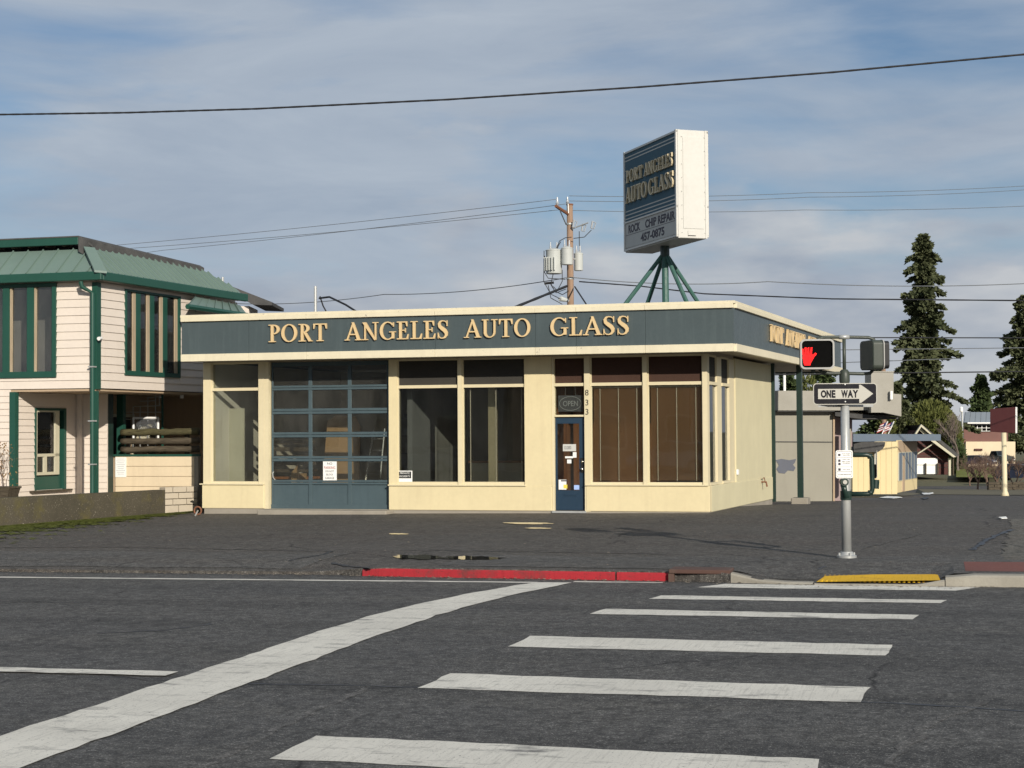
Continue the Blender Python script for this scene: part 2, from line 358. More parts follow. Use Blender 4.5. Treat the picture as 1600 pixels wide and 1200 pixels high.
MT['lowwall'] = paint('cream_board_wall', (.66, .55, .385), .7, .06, .25, (.42, .33, .22), bmp=.2)
MT['log'] = wood('weathered_log', (.030, .024, .017), (.12, .098, .068), (1.5, 14, 14)); MT['logmoss'] = wood('mossy_log', (.035, .030, .016), (.11, .10, .05), (2, 10, 10))
MT['polewood'] = wood('pole_wood', (.20, .125, .08), (.36, .25, .18), (14, 14, .8)); MT['rust'] = paint('rusty_timber', (.20, .085, .045), .8, .2, .2)
MT['can'] = paint('transformer_grey', (.48, .50, .48), .45, .08, .25, (.28, .28, .26), bmp=.05)
MT['wire'] = plain('black_cable', (.016, .016, .018), .6); MT['wire_thin'] = plain('grey_conductor', (.12, .13, .14), .5)
MT['signbox'] = paint('white_sign_cabinet', (.56, .55, .51), .4, .05, .2, (.4, .36, .29), bmp=.04)
MT['signgrey'] = paint('sign_letterboard', (.52, .52, .49), .8, .06, .25, (.3, .29, .27), spec=.1); MT['signteal'] = paint('sign_teal', (.085, .145, .185), .9, .07, .12, bmp=.03, spec=.03)
MT['leggreen'] = paint('flaking_green_leg', (.035, .105, .085), .55, .15, .25, (.20, .22, .19), chips=.30, chipcol=(.20, .24, .21))
MT['yellow'] = roadpaint('yellow_tactile', (.74, .44, .025), .5, (.25, .13, .02))
MT['kerb'] = concrete('kerb_concrete', (.24, .22, .18), (.36, .34, .29)); MT['brick'] = paint('red_paver', (.16, .055, .042), .85, .2, .3, (.07, .05, .04), streak=False, bmp=.4)
MT['inlet'] = paint('rusty_inlet', (.085, .045, .035), .8, .2, .3)
MT['greyblock'] = paint('grey_block_wall', (.30, .285, .235), .85, .06, .22, (.20, .185, .15), bmp=.35); MT['greyfascia'] = concrete('grey_stucco', (.30, .285, .245), (.39, .375, .33))
MT['mauve'] = paint('mauve_siding', (.30, .225, .225), .7, .08, .2); MT['bluestain'] = paint('blue_grey_patch', (.115, .125, .155), .8, .1, .1)
MT['shedcream'] = paint('shed_cream', (.66, .54, .30), .65, .05, .12, (.5, .4, .25)); MT['shedroof'] = paint('blue_grey_roof_edge', (.13, .165, .21), .5, .1, .2)
MT['shingle'] = concrete('dark_shingle', (.045, .045, .045), (.10, .098, .095), 3); MT['barn'] = paint('barn_red', (.075, .024, .020), .75, .12, .2)
MT['maroon'] = paint('maroon_panel', (.105, .030, .030), .6, .08, .25, (.13, .06, .05)); MT['grass'] = foliage('grass', (.11, .13, .03), (.20, .21, .05), .6)
MT['earth'] = concrete('earth_ground', (.10, .095, .06), (.15, .14, .08), .4)
MT['dry'] = concrete('dry_verge', (.11, .10, .07), (.17, .15, .10), .6)
MT['strip'] = asphalt('worn_strip', (.13, .12, .095), (.17, .155, .12), (.13, .10, .07))
MT['fir'] = foliage('fir_needles', (.040, .055, .028), (.115, .125, .062), .5); MT['fir_b'] = foliage('cedar_foliage', (.040, .062, .026), (.085, .115, .045), .5)
MT['cypress'] = foliage('cypress_foliage', (.058, .074, .020), (.130, .138, .042), .7); MT['bark'] = wood('bark', (.045, .035, .028), (.10, .08, .065), (8, 8, 1))
MT['twig'] = plain('twigs', (.17, .135, .115), .8); MT['redtwig'] = foliage('russet_twigs', (.115, .065, .050), (.17, .12, .09), .8); MT['dryleaf'] = foliage('dry_leaves', (.20, .09, .035), (.22, .16, .07), 3)
MT['moss'] = foliage('moss', (.055, .075, .012), (.12, .13, .025), 2.5)
# ================================================================== ground, street
def lin(a, b, n): return [a + (b - a) * i / n for i in range(n + 1)]
def kerb_y(x):
    pts = [(-80, 20.62), (-8, 20.6), (-7.5, 20.46), (-3.3, 20.13), (-2.5, 20.02), (-1.5, 19.80), (0, 19.80), (80, 19.95)]
    for (a, p), (b, q) in zip(pts, pts[1:]):
        if x <= b: return p + (q - p) * (x - a) / (b - a)
    return 19.95
def sheet(name, mat, xs, ys, zf, skirt=False):
    mb = MB(); ny = len(ys)
    for x in xs:
        for k in range(ny):
            y = ys[k](x) if callable(ys[k]) else ys[k]
            mb.v.append(Vector((x, y, zf(x, y))))
    for i in range(len(xs) - 1):
        for k in range(ny - 1): mb.f.append((i * ny + k, (i + 1) * ny + k, (i + 1) * ny + k + 1, i * ny + k + 1))
    if skirt:
        for i in range(len(xs) - 1):
            a = mb.v[i * ny]; b = mb.v[(i + 1) * ny]; mb.poly([a, a - Vector((0, 0, .3)), b - Vector((0, 0, .3)), b])
    me = bpy.data.meshes.new(name); me.from_pydata([tuple(v) for v in mb.v], [], mb.f); me.materials.append(mat)
    o = bpy.data.objects.new(name, me); COL.objects.link(o); o['kind'] = 'structure'; BASE[o.name] = Vector((0, 0, 0)); return o
sheet('ground', MT['earth'], [-2500, -600, -200, -80, -50, -25, 0, 25, 50, 80, 200, 600, 2500], [-1500, -300, -80, -20, 0, 19, 38, 60, 90, 120, 200, 500, 4000], lambda x, y: SLOPE * max(-60, min(60, x)) + fall(y) - .42)
ROAD = sheet('road', MT['road'], lin(-90, 90, 24), [-14, -5, 0, 5, 10, 15, 20.9], rz)
def mark(name, pts, mat, dz=.004, n=1, par=None):
    mb = MB(); mb.poly([(x, y, rz(x, y) + dz) for x, y in pts]); return mb.build(name, mat, par or ROAD, recalc=False)
def rag(pts, step=.12, amp=.012):
    out = []
    for i in range(len(pts)):
        a = Vector(pts[i]); b = Vector(pts[(i + 1) % len(pts)]); n = max(1, int((b - a).length / step))
        nrm = Vector((-(b - a).y, (b - a).x)).normalized()
        for k in range(n):
            q = a.lerp(b, k / n) + (nrm * random.uniform(-amp, amp) if k else Vector((0, 0))); out.append((q.x, q.y))
    return out
bars = [(-2.84, -2.56, .45, .17, 19.33, 19.82), (-3.19, -3.11, .07, 0, 17.93, 18.33), (-3.53, -3.46, -.21, -.27, 16.36, 16.85), (-3.71, -3.70, -.41, -.45, 13.74, 14.50), (-3.77, -3.74, -.50, -.54, 11.38, 12.12), (-3.80, -3.80, -.68, -.67, 8.72, 9.45), (-3.86, -3.86, -.76, -.76, 6.0, 6.75)]
for a, b, c, d, y0, y1 in bars:
    k = .045 * (c - b)
    mark('crosswalk_bar', rag([(a, y0), (d, y0 - k * .5), (c, y1 - k), (b, y1)], .15, .018), MT['white_line'])
# stop line, bending towards the kerb at its far end
cl = [(2, -5.79, -5.11), (9, -5.79, -5.11), (14.5, -5.80, -5.12), (16, -5.76, -5.08), (17.2, -5.62, -4.98), (18.4, -5.36, -4.78), (19.3, -5.10, -4.58), (19.95, -4.88, -4.45)]
left = []; right = []
for (ya, la, ra), (yb, lb, rb) in zip(cl, cl[1:]):
    n = max(1, int((yb - ya) / .2))
    for k in range(n):
        t = k / n; left.append((la + (lb - la) * t + random.uniform(-.02, .02), ya + (yb - ya) * t)); right.append((ra + (rb - ra) * t + random.uniform(-.02, .02), ya + (yb - ya) * t))
mb = MB()
for k in range(len(left) - 1):
    mb.poly([(x, y, rz(x, y) + .008) for x, y in (left[k], right[k], right[k + 1], left[k + 1])])
mb.build('stop_line', MT['white_line'], ROAD, recalc=False)
mark('edge_line', rag([(-40, 19.60), (-4.95, 19.68), (-4.95, 19.82), (-40, 19.74)], .3, .012), MT['white_line'])
mark('edge_line', rag([(-4.5, 19.84), (-3.35, 19.84), (-3.35, 19.94), (-4.5, 19.96)], .2, .01), MT['white_line'])
mark('lane_line', rag([(-16, 11.50), (-5.93, 11.58), (-5.93, 11.80), (-16, 11.74)], .2, .014), MT['white_line'], .012)
# tar-filled cracks in the road
tar = plain('crack_filler', (.021, .021, .023), .45); patch = asphalt('patched_asphalt', (.10, .098, .095), (.125, .12, .115), (.10, .09, .08), cracks=False)
def crack(pts, w, mat=tar, dz=.003, zf=rz, par=None):
    mb = MB(); P = []
    for i in range(len(pts) - 1):
        a = Vector(pts[i]); b = Vector(pts[i + 1]); n = max(2, int((b - a).length / .12))
        for k in range(n): P.append(a.lerp(b, k / n) + Vector((random.uniform(-.03, .03), random.uniform(-.03, .03))))
    P.append(Vector(pts[-1])); L = []
    for i, q in enumerate(P):
        t = (P[min(i + 1, len(P) - 1)] - P[max(0, i - 1)]).normalized(); nn = Vector((-t.y, t.x)) * w * random.uniform(.35, 1)
        L.append((q + nn, q - nn))
    for (a, b), (c, d) in zip(L, L[1:]): mb.poly([(p.x, p.y, zf(p.x, p.y) + dz) for p in (a, b, d, c)])
    return mb.build('crack_seal', mat, par or ROAD, recalc=False)
def rxy(px, py): q = road(px, py); return (q.x, q.y)
crack([rxy(355, 1068), rxy(560, 1072), rxy(1000, 1082), rxy(1420, 1100), rxy(1600, 1112)], .025)
crack([rxy(310, 1200), rxy(450, 1130), rxy(570, 1076)], .05, patch, .0025); crack([rxy(1390, 1195), rxy(1450, 1130), rxy(1540, 1096)], .06, patch, .0025)
crack([rxy(150, 990), rxy(260, 985), rxy(330, 975)], .04); crack([rxy(0, 940), rxy(120, 942)], .03)

LOT = sheet('parking_lot', MT['lot'], lin(-90, -20, 10) + lin(-18.5, 2, 62) + lin(3, 90, 14), [lambda x: kerb_y(x), lambda x: kerb_y(x) + .3, lambda x: kerb_y(x) + .8, 21.6, 22, 23, 26, 30, 34, 38, 42, 50, 60, 80, 100, 120, 135], hz, True)
FW = sheet('footway', MT['walk'], lin(-60, -20, 8) + lin(-18, -8.6, 24), [lambda x: kerb_y(x) + .25 + .05 * math.sin(x * 3), 21.0, 21.6, 22.2, lambda x: 22.9 + .06 * math.sin(x * 2.3)], lambda x, y: hz(x, y) + .006)
FW2 = sheet('footway', MT['walk'], lin(-6.6, 1.2, 30), [lambda x: kerb_y(x) + .34, 21.2, 21.8, lambda x: 22.5 + .12 * math.sin(x * 1.7) + .5 * sm(-2.5, 0, x)], lambda x, y: hz(x, y) + .006)
# kerbs
def kerb(name, x0, x1, mat, par, front=0, top=.012, w=.17):
    mb = MB(); xs = lin(x0, x1, max(1, int((x1 - x0) / .3)))
    for a, b in zip(xs, xs[1:]):
        p = []
        for x in (a, b):
            y = kerb_y(x) - .012 - front; zt = max(hz(x, y + .2) + top, rz(x, y) + .02)
            p.append([Vector((x, y - .015, rz(x, y) - .1)), Vector((x, y - .015, zt - .02)), Vector((x, y + .01, zt)), Vector((x, y + w, zt)), Vector((x, y + w, rz(x, y) - .1))])
        for k in range(4): mb.poly([p[0][k], p[1][k], p[1][k + 1], p[0][k + 1]])
        if a == xs[0]: mb.poly(p[0])
        if b == xs[-1]: mb.poly(p[1][::-1])
    return mb.build(name, mat, par, recalc=True)
KB = sheet('kerb', MT['kerb'], [0.06, 90], [lambda x: kerb_y(x) - .03, lambda x: kerb_y(x) - .029], lambda x, y: hz(x, y) - .35)
kerb('kerb_stone', -7.55, -4.02, MT['red_line'], KB, top=-.015); kerb('kerb_stone', -3.995, -3.32, MT['red_line'], KB, top=-.015)
kerb('kerb_stone', -2.52, -1.5, MT['kerb'], KB, top=.004); kerb('kerb_stone', -1.48, .05, MT['kerb'], KB, top=-.006, w=.04); kerb('kerb_stone', .06, 2.4, MT['kerb'], KB, top=.015, w=.26); 
for k in range(6): kerb('kerb_stone', 2.42 + 2.4 * k, 4.8 + 2.4 * k, MT['kerb'], KB, top=.015, w=.26)
# storm drain inlet
q = Vector((-2.92, 20.08, rz(-2.92, 20)))
ID = thing('storm_drain', q, 'rusty brown storm drain inlet at the end of the red kerb', 'drain')
mb = MB(); mb.box(-3.31, -2.54, 20.04, 20.5, -.045, .008); mb.build('cover_plate', MT['inlet'], ID, bevel=.01)
mb = MB(); mb.box(-3.31, -3.24, 20.04, 20.4, -.3, -.046); mb.build('jamb', MT['inlet'], ID); mb = MB(); mb.box(-2.6, -2.54, 20.04, 20.4, -.3, -.046); mb.build('jamb', MT['inlet'], ID)
mb = MB(); mb.box(-3.23, -2.61, 20.12, 20.14, -.3, -.047); mb.build('throat', MT['black'], ID)
# tactile paving at the ramp
TP = thing('tactile_paving', (-.72, 20.1, hz(-.72, 20.1)), 'yellow tactile warning panel set in the kerb ramp', 'tactile paving')
def ramp_z(x, y): return hz(x, y) + .012
mb = MB(); mb.poly([(x, y, ramp_z(x, y)) for x, y in ((-1.46, 19.82), (.0, 19.82), (-.03, 20.66), (-1.38, 20.66))]); mb.build('panel', MT['yellow'], TP, recalc=False)
mb = MB()
for i in range(25):
    for k in range(14):
        x = -1.40 + i * .0575 + (k % 2) * .0; y = 19.86 + k * .057; z = ramp_z(x, y) + .001
        if x > -.06: continue
        i0 = mb.pts([(x + .02 * math.cos(a), y + .02 * math.sin(a), z) for a in [j * math.pi / 3 for j in range(6)]] + [(x + .012 * math.cos(a), y + .012 * math.sin(a), z + .006) for a in [j * math.pi / 3 for j in range(6)]])
        for j in range(6): mb.f.append((i0 + j, i0 + (j + 1) % 6, i0 + 6 + (j + 1) % 6, i0 + 6 + j))
        mb.f.append(tuple(i0 + 6 + j for j in range(6)))
stuff(mb.build('dome', MT['yellow'], TP, recalc=False))
# brick inset, verge, puddles
sheet('brick_paving', MT['brick'], lin(.30, 14, 14), [20.45, 21.2, 21.9], lambda x, y: hz(x, y) + .008)
P = []
for k in range(40):
    t = k / 39; P.append((.78 + .55 * t + random.uniform(-.07, .07), 22.3 + 10 * t))
mb = MB()
for (xa, ya), (xb, yb) in zip(P, P[1:]): mb.poly([(x, y, hz(x, y) + .007) for x, y in ((xa, ya), (6, ya), (6, yb), (xb, yb))])
struct(mb.build('concrete_strip', MT['strip'], None, recalc=False))
water, t_, p_ = nodes('puddle_water'); p_.inputs['Base Color'].default_value = (.02, .02, .018, 1); p_.inputs['Roughness'].default_value = .02; p_.inputs['IOR'].default_value = 1.33; p_.inputs['Specular IOR Level'].default_value = 1.0
def puddle(px0, px1, pyc, hpx, seed):
    rnd = random.Random(seed); mb = MB(); P = []
    for k in range(28):
        a = 2 * math.pi * k / 28; rr = 1 + rnd.uniform(-.30, .12)
        g = gnd((px0 + px1) / 2 + (px1 - px0) / 2 * math.cos(a) * rr, pyc + hpx * math.sin(a) * rr); P.append(g)
    z = max(p.z for p in P) + .009; mb.poly([(p.x, p.y, z) for p in P]); o = mb.build('puddle', water, None, recalc=False); o['kind'] = 'structure'; return o
puddle(612, 700, 871.5, 3.6, 1); puddle(690, 792, 873.2, 3.2, 7); puddle(788, 862, 818.5, 1.6, 2); puddle(818, 862, 826, 1.0, 5); puddle(606, 640, 835, 1.0, 3)

# seams and cracks in the lot, grit and leaves by the kerb
def gxy(px, py): q = gnd(px, py); return (q.x, q.y)
lz = lambda x, y: hz(x, y) + .008
crack([gxy(0, 856), gxy(180, 855), gxy(330, 858), gxy(520, 862)], .035, tar, .0, lz, LOT); crack([gxy(450, 877), gxy(500, 868), gxy(520, 862)], .04, tar, .001, lz, LOT); crack([gxy(520, 880), gxy(560, 887), gxy(580, 888)], .05, tar, .001, lz, LOT)
crack([gxy(1255, 901), gxy(1270, 893), gxy(1290, 886)], .03, tar, .001, lz, LOT); crack([gxy(1110, 853), gxy(1230, 862), gxy(1290, 858)], .018, tar, .001, lz, LOT); crack([gxy(1350, 857), gxy(1400, 845), gxy(1440, 835)], .02, patch, .001, lz, LOT); crack([gxy(640, 860), gxy(800, 862), gxy(1040, 866)], .03, tar, .0005, lz, LOT)
crack([gxy(1520, 860), gxy(1540, 845), gxy(1580, 828)], .06, tar, .002, lz, LOT)
rnd = random.Random(21); mb = MB()
for k in range(1100):
    if k % 3: x = rnd.uniform(-14, 3); y = kerb_y(x) - abs(rnd.gauss(.06, .12)); z = rz(x, y) + .005
    else: x = rnd.uniform(-17, 1); y = rnd.uniform(20.8, 34.2); z = hz(x, y) + .012
    s = rnd.uniform(.008, .03); a = rnd.random() * 6.3
    mb.poly([(x + s * math.cos(a + j * 1.57) * (1 if j % 2 else .6), y + s * math.sin(a + j * 1.57) * (1 if j % 2 else .6), z + rnd.uniform(0, .01)) for j in range(4)])
MT['grit'] = foliage('grit_and_leaves', (.10, .075, .045), (.34, .30, .24), 6)
tag(stuff(mb.build('leaf_litter', MT['grit'], None, recalc=False)), 'scattered dry leaves and grit along the kerb and over the lot', 'leaf litter')
# ================================================================== serif letters
def arc(cx, cy, rx, ry, a0, a1, n=14): return [(cx + rx * math.cos(R(a0 + (a1 - a0) * k / n)), cy + ry * math.sin(R(a0 + (a1 - a0) * k / n))) for k in range(n + 1)]
def rc(x0, x1, y0, y1): return [(x0, y0), (x1, y0), (x1, y1), (x0, y1)]
def strip(o, i): return ('strip', o, i)
def glyph(ch):
    s = .055
    if ch == 'P': return .66, [rc(.14, .29, 0, 1), rc(.02, .41, 0, s), rc(.02, .3, 1 - s, 1), strip(arc(.30, .72, .34, .28, 90, -90), arc(.30, .72, .18, .215, 90, -90))]
    if ch == 'R': return .76, [rc(.14, .29, 0, 1), rc(.02, .41, 0, s), rc(.02, .3, 1 - s, 1), strip(arc(.30, .745, .32, .255, 90, -90), arc(.30, .745, .16, .19, 90, -90)), [(.30, .5), (.46, .5), (.72, .05), (.80, .04), (.80, 0), (.58, 0)]]
    if ch == 'O': return .90, [strip(arc(.45, .5, .44, .515, 0, 360, 28), arc(.45, .5, .28, .45, 0, 360, 28))]
    if ch == 'T': return .78, [rc(.315, .465, 0, 1), rc(.2, .58, 0, s), rc(.02, .76, .93, 1), [(.02, .70), (.06, .70), (.13, .94), (.02, .94)], [(.76, .70), (.72, .70), (.65, .94), (.76, .94)]]
    if ch == 'A': return .90, [[(.08, .03), (.16, .03), (.48, .88), (.43, 1.01)], [(.38, 1.02), (.50, 1.02), (.86, .03), (.68, .03)], rc(.22, .64, .30, .37), rc(-.02, .26, 0, s), rc(.58, .94, 0, s)]
    if ch == 'N': return .92, [rc(.13, .21, 0, .98), [(.02, 1), (.24, 1), (.80, .0), (.70, -.02)], rc(.72, .80, 0, 1), rc(.02, .34, 0, s), rc(.60, .92, 1 - s, 1)]
    if ch == 'G': return .90, [strip(arc(.46, .5, .44, .515, 38, 322, 24), arc(.48, .5, .30, .45, 42, 318, 24)), rc(.69, .83, .06, .44), rc(.56, .92, .40, .40 + s), rc(.76, .81, .72, .97)]
    if ch == 'E': return .70, [rc(.14, .29, 0, 1), rc(.02, .60, .94, 1), rc(.02, .64, 0, .06), rc(.28, .50, .475, .535), [(.60, .72), (.56, .72), (.50, .95), (.60, .95)], [(.68, .29), (.63, .29), (.54, .05), (.64, .03)], rc(.47, .51, .38, .63)]
    if ch == 'L': return .66, [rc(.14, .29, 0, 1), rc(.02, .41, 1 - s, 1), rc(.02, .62, 0, .06), [(.66, .30), (.61, .30), (.50, .05), (.62, .03)]]
    if ch == 'U': return .88, [rc(.12, .27, .25, 1), rc(.02, .38, 1 - s, 1), strip(arc(.44, .28, .32, .30, 180, 360), arc(.46, .28, .19, .235, 180, 360)), rc(.66, .76, .26, 1), rc(.54, .88, 1 - s, 1)]
    if ch == 'S':
        c = [(.55, .74, .025), (.53, .88, .03), (.43, .965, .045), (.31, .985, .05), (.18, .94, .085), (.12, .82, .115), (.15, .68, .14), (.29, .555, .165), (.43, .44, .165), (.51, .31, .145), (.51, .18, .115), (.43, .06, .085), (.31, .015, .05), (.19, .03, .045), (.10, .12, .03), (.07, .28, .025)]
        o = []; i = []
        for k, (x, y, w) in enumerate(c):
            a = Vector(c[max(0, k - 1)][:2]); b = Vector(c[min(len(c) - 1, k + 1)][:2]); n = (b - a).normalized(); n = Vector((-n.y, n.x)) * w * .62
            o.append((x + n.x, y + n.y)); i.append((x - n.x, y - n.y))
        return .64, [strip(o, i), rc(.53, .575, .68, 1.0), rc(.045, .085, 0, .33)]
    return .35, []
def serif(ch, mat, org, right, up, h, wk, depth, parent, name='letter', off=0.0):
    w, pcs = glyph(ch); mb = MB(); right = Vector(right).normalized(); up = Vector(up).normalized(); n = right.cross(up)
    for j, pc in enumerate(pcs):
        dd = depth + j * .0015; f = lambda p: Vector(org) + right * (p[0] * h * wk) + up * (p[1] * h) + n * off
        if isinstance(pc, tuple):
            o, i = pc[1], pc[2]; m = len(o); a = mb.pts([f(p) for p in o] + [f(p) for p in i] + [f(p) + n * dd for p in o] + [f(p) + n * dd for p in i])
            for k in range(m - 1):
                mb.f += [(a + 2 * m + k, a + 2 * m + k + 1, a + 3 * m + k + 1, a + 3 * m + k), (a + k, a + k + 1, a + 2 * m + k + 1, a + 2 * m + k), (a + m + k, a + m + k + 1, a + 3 * m + k + 1, a + 3 * m + k)]
            for k in (0, m - 1): mb.f.append((a + k, a + m + k, a + 3 * m + k, a + 2 * m + k))
        else:
            mb.ext([f(p) for p in pc], n * dd)
    return mb.build(name, mat, parent)
def word(txt, mat, p0, p1, up, h, depth, parent, off=0.0, gap=.06):
    p0 = Vector(p0); p1 = Vector(p1); tot = sum(glyph(c)[0] for c in txt) + gap * (len(txt) - 1); L = (p1 - p0).length; d = (p1 - p0).normalized(); wk = L / (tot * h); x = 0
    for c in txt:
        serif(c, mat, p0 + d * (x * h * wk), d, up, h, wk, depth, parent, off=off); x += glyph(c)[0] + gap
UP = Vector((0, 0, 1))

# ================================================================== the glass shop
Y0 = 34.82; VX, VY = .0941, .9956
def FS(u, v, z): return Vector((u + VX * v, Y0 + VY * v, z))
def uF(px, v=0): return on_y(px, 690, Y0 + VY * v).x - VX * v
def v_at(px, u):                              # depth along the side wall seen at column px
    d = ray(px, 690); k = d.x / d.y           # u + VX v = k (Y0 + VY v)
    return (k * Y0 - u) / (VX - k * VY)
UL, UR = uF(315.5), -4.83
VB = v_at(1207, UR)
ZS, ZT, ZH = .58, 2.80, 3.44
shop = thing('glass_shop', (-10.8, 37.5, 0), 'low cream and teal glass repair shop with overhanging flat roof and gold lettering', 'shop')
def sb(name, boxes, mat, par=None, **k):
    mb = MB()
    for b in boxes: mb.box(*b, fr=FS)
    return mb.build(name, mat, par or shop, **k)
u = {k: uF(k) for k in (318, 328.5, 403, 412, 418.5, 607, 620, 715, 721.5, 819.5, 861.5, 862.5, 913, 922, 1004.4, 1011.5, 1097.7, 1106)}
# walls below sills and piers
sb('foundation', [(UL + .05, UR - .02, .02, .35, -.5, -.012)], MT['found']); sb('foundation', [(UR - .36, UR - .02, .36, VB, -.5, -.02)], MT['found'])
sb('threshold', [(u[412] + .05, u[620] - .08, -.42, .015, -.4, -.022)], MT['found'], bevel=.02)
sb('apron_wall', [(UL, u[412], .0, .22, -.01, ZS - .035)], MT['cream'], bevel=.01)
sb('apron_wall', [(u[607], u[861.5] - .001, .0, .22, -.02, ZS - .05)], MT['cream'], bevel=.01)
sb('apron_wall', [(u[913] + .03, UR, .0, .22, -.02, ZS - .035)], MT['cream'], bevel=.01)
sb('wall', [(UR - .22, UR, .221, VB, -.03, ZS - .036)], MT['cream_side'], bevel=.01)
sb('pier', [(UL + .02, u[328.5], .025, .24, ZS - .034, ZH)], MT['frame']); sb('pier', [(u[403], u[412], .025, .24, ZS - .034, ZH)], MT['frame'])
sb('pier', [(u[412] + .001, u[418.5], .03, .26, -.03, ZH)], MT['frame']); sb('pier', [(u[607], u[620], .02, .24, ZS - .049, ZH)], MT['cream'])
sb('pier', [(u[819.5], u[861.5], .012, .24, ZS - .049, ZH)], MT['cream'])
sb('header', [(UL + .02, UR - .06, .03, .23, ZH + .001, ZH + .12)], MT['soffit'])
vsw = [v_at(p, UR - .06) for p in (1106, 1120.5, 1127.5, 1139.5, 1147.6)]
VBc = v_at(1207, UR); VB = VBc
sb('wall', [(UR - .2, UR - .02, vsw[4], VBc, ZS - .035, ZH)], MT['cream_side'])
sb('header', [(UR - .23, UR - .07, .231, vsw[4] - .002, ZH - .03, ZH + .119)], MT['soffit'])
sb('downspout', [(UR - .03, UR + .06, VBc + .005, VBc + .1, -.1, ZH + .05)], MT['dkgreen'])
sb('wall', [(UL + .02, UL + .2, .241, VBc, -.1, ZH)], MT['inwall']); sb('back_wall', [(UL + .2, UR - .2, VBc - .15, VBc, -.1, ZH)], MT['inwall'])
sb('floor_slab', [(UL + .2, UR - .2, .24, VBc - .15, -.2, -.03)], MT['infloor'])
sb('partition', [(u[607] + .2, u[607] + .32, .6, VBc - .16, -.03, ZH)], MT['inwall']); sb('partition', [(u[819.5] + .3, u[819.5] + .4, .5, VBc - .16, -.03, ZH)], MT['inwood'])
sb('partition', [(u[861.5] - .1, UR - 1.2, 1.9, 2.0, -.03, ZH)], MT['inwood'])
# roof with fascia
OV = .82; FL, FR = -16.93, -4.09; VE = 13.9
sb('ceiling', [(UL - .02, FR - .12, -OV + .1, VE - .1, ZH + .06, ZH + .16)], MT['soffit'])
sb('roof', [(FL + .05, FR - .05, -OV + .05, VE - .05, 4.28, 4.36)], MT['shingle'])
seams = [FL, uF(389, -OV), uF(480, -OV), uF(681, -OV), uF(838, -OV), uF(902, -OV), uF(1010, -OV), FR]
fasc = sb('fascia', [(FL + .02, FR - .02, -OV + .03, -OV + .1, 3.45, 4.45), (FL + .02, FL + .1, -OV + .1, VE, 3.45, 4.45), (FR - .1, FR - .02, -OV + .1, VE, 3.45, 4.45), (FL + .1, FR - .1, VE - .1, VE, 3.45, 4.45)], MT['teal'])
for a, b in zip(seams, seams[1:]):
    sb('fascia_panel', [(a + .003, b - .003, -OV, -OV + .028, 3.602, 4.356)], MT['teal'], fasc)
    sb('lower_trim', [(a + .002, b - .002, -OV - .05, -OV + .05, 3.432, 3.600)], MT['trim'], fasc, bevel=.006)
    sb('upper_trim', [(a + .002, b - .002, -OV - .06, -OV + .06, 4.358, 4.452)], MT['trim'], fasc, bevel=.006)
for k in range(5):
    a = -OV + .002 + k * (VE + OV) / 5; b = a + (VE + OV) / 5 - .004
    sb('fascia_panel', [(FR - .019, FR + .001, a, b, 3.602, 4.356)], MT['teal'], fasc)
    sb('lower_trim', [(FR - .05, FR + .05, a + (.05 if k == 0 else 0), b, 3.432, 3.600)], MT['trim'], fasc, bevel=.006)
    sb('upper_trim', [(FR - .06, FR + .06, a + (.06 if k == 0 else 0), b, 4.358, 4.452)], MT['trim'], fasc, bevel=.006)
sb('cap_flashing', [(FL - .02, FR + .03, -OV - .035, -OV + .12, 4.453, 4.515)], MT['trim'], fasc, bevel=.005); sb('cap_flashing', [(FR - .12, FR + .03, -OV + .122, VE, 4.453, 4.515)], MT['trim'], fasc, bevel=.005); sb('cap_flashing', [(FL - .02, FL + .1, -OV + .122, VE, 4.453, 4.515)], MT['trim'], fasc)
# letters on the front and on the side
def fpt(px, py): return on_y(px, py, Y0 - OV * VY)
zb = 3.84
for wd, a, b in (('PORT', 421, 513), ('ANGELES', 541, 703), ('AUTO', 727.5, 831), ('GLASS', 861.5, 986)):
    pa = FS(uF(a, -OV), -OV, zb); pb = FS(uF(b, -OV), -OV, zb); word(wd, MT['gold'], pa, pb, UP, .40, .045, fasc, off=.02)
pos = {}; va, vb = v_at(1203, FR), v_at(1238, FR)
for wd, a, b in (('PORT', 2.35, 3.9), ('ANGELES', 4.3, 6.9), ('AUTO', 7.4, 9.0), ('GLASS', 9.4, 11.4)):
    k = va - 2.35
    word(wd, MT['gold'], FS(FR, a + k, zb), FS(FR, b + k, zb), UP, .40, .05, fasc, off=.02)
# canopy column on its concrete foot
uc = -4.35; vc = v_at(1250, uc); g = FS(uc, vc, 0); gz = hz(g.x, g.y)
sb('column', [(uc - .07, uc + .07, vc - .07, vc + .07, gz + .1, ZH + .05)], MT['dkgreen']); sb('column_base', [(uc - .22, uc + .22, vc - .22, vc + .22, gz - .05, gz + .17)], MT['found'], bevel=.02)
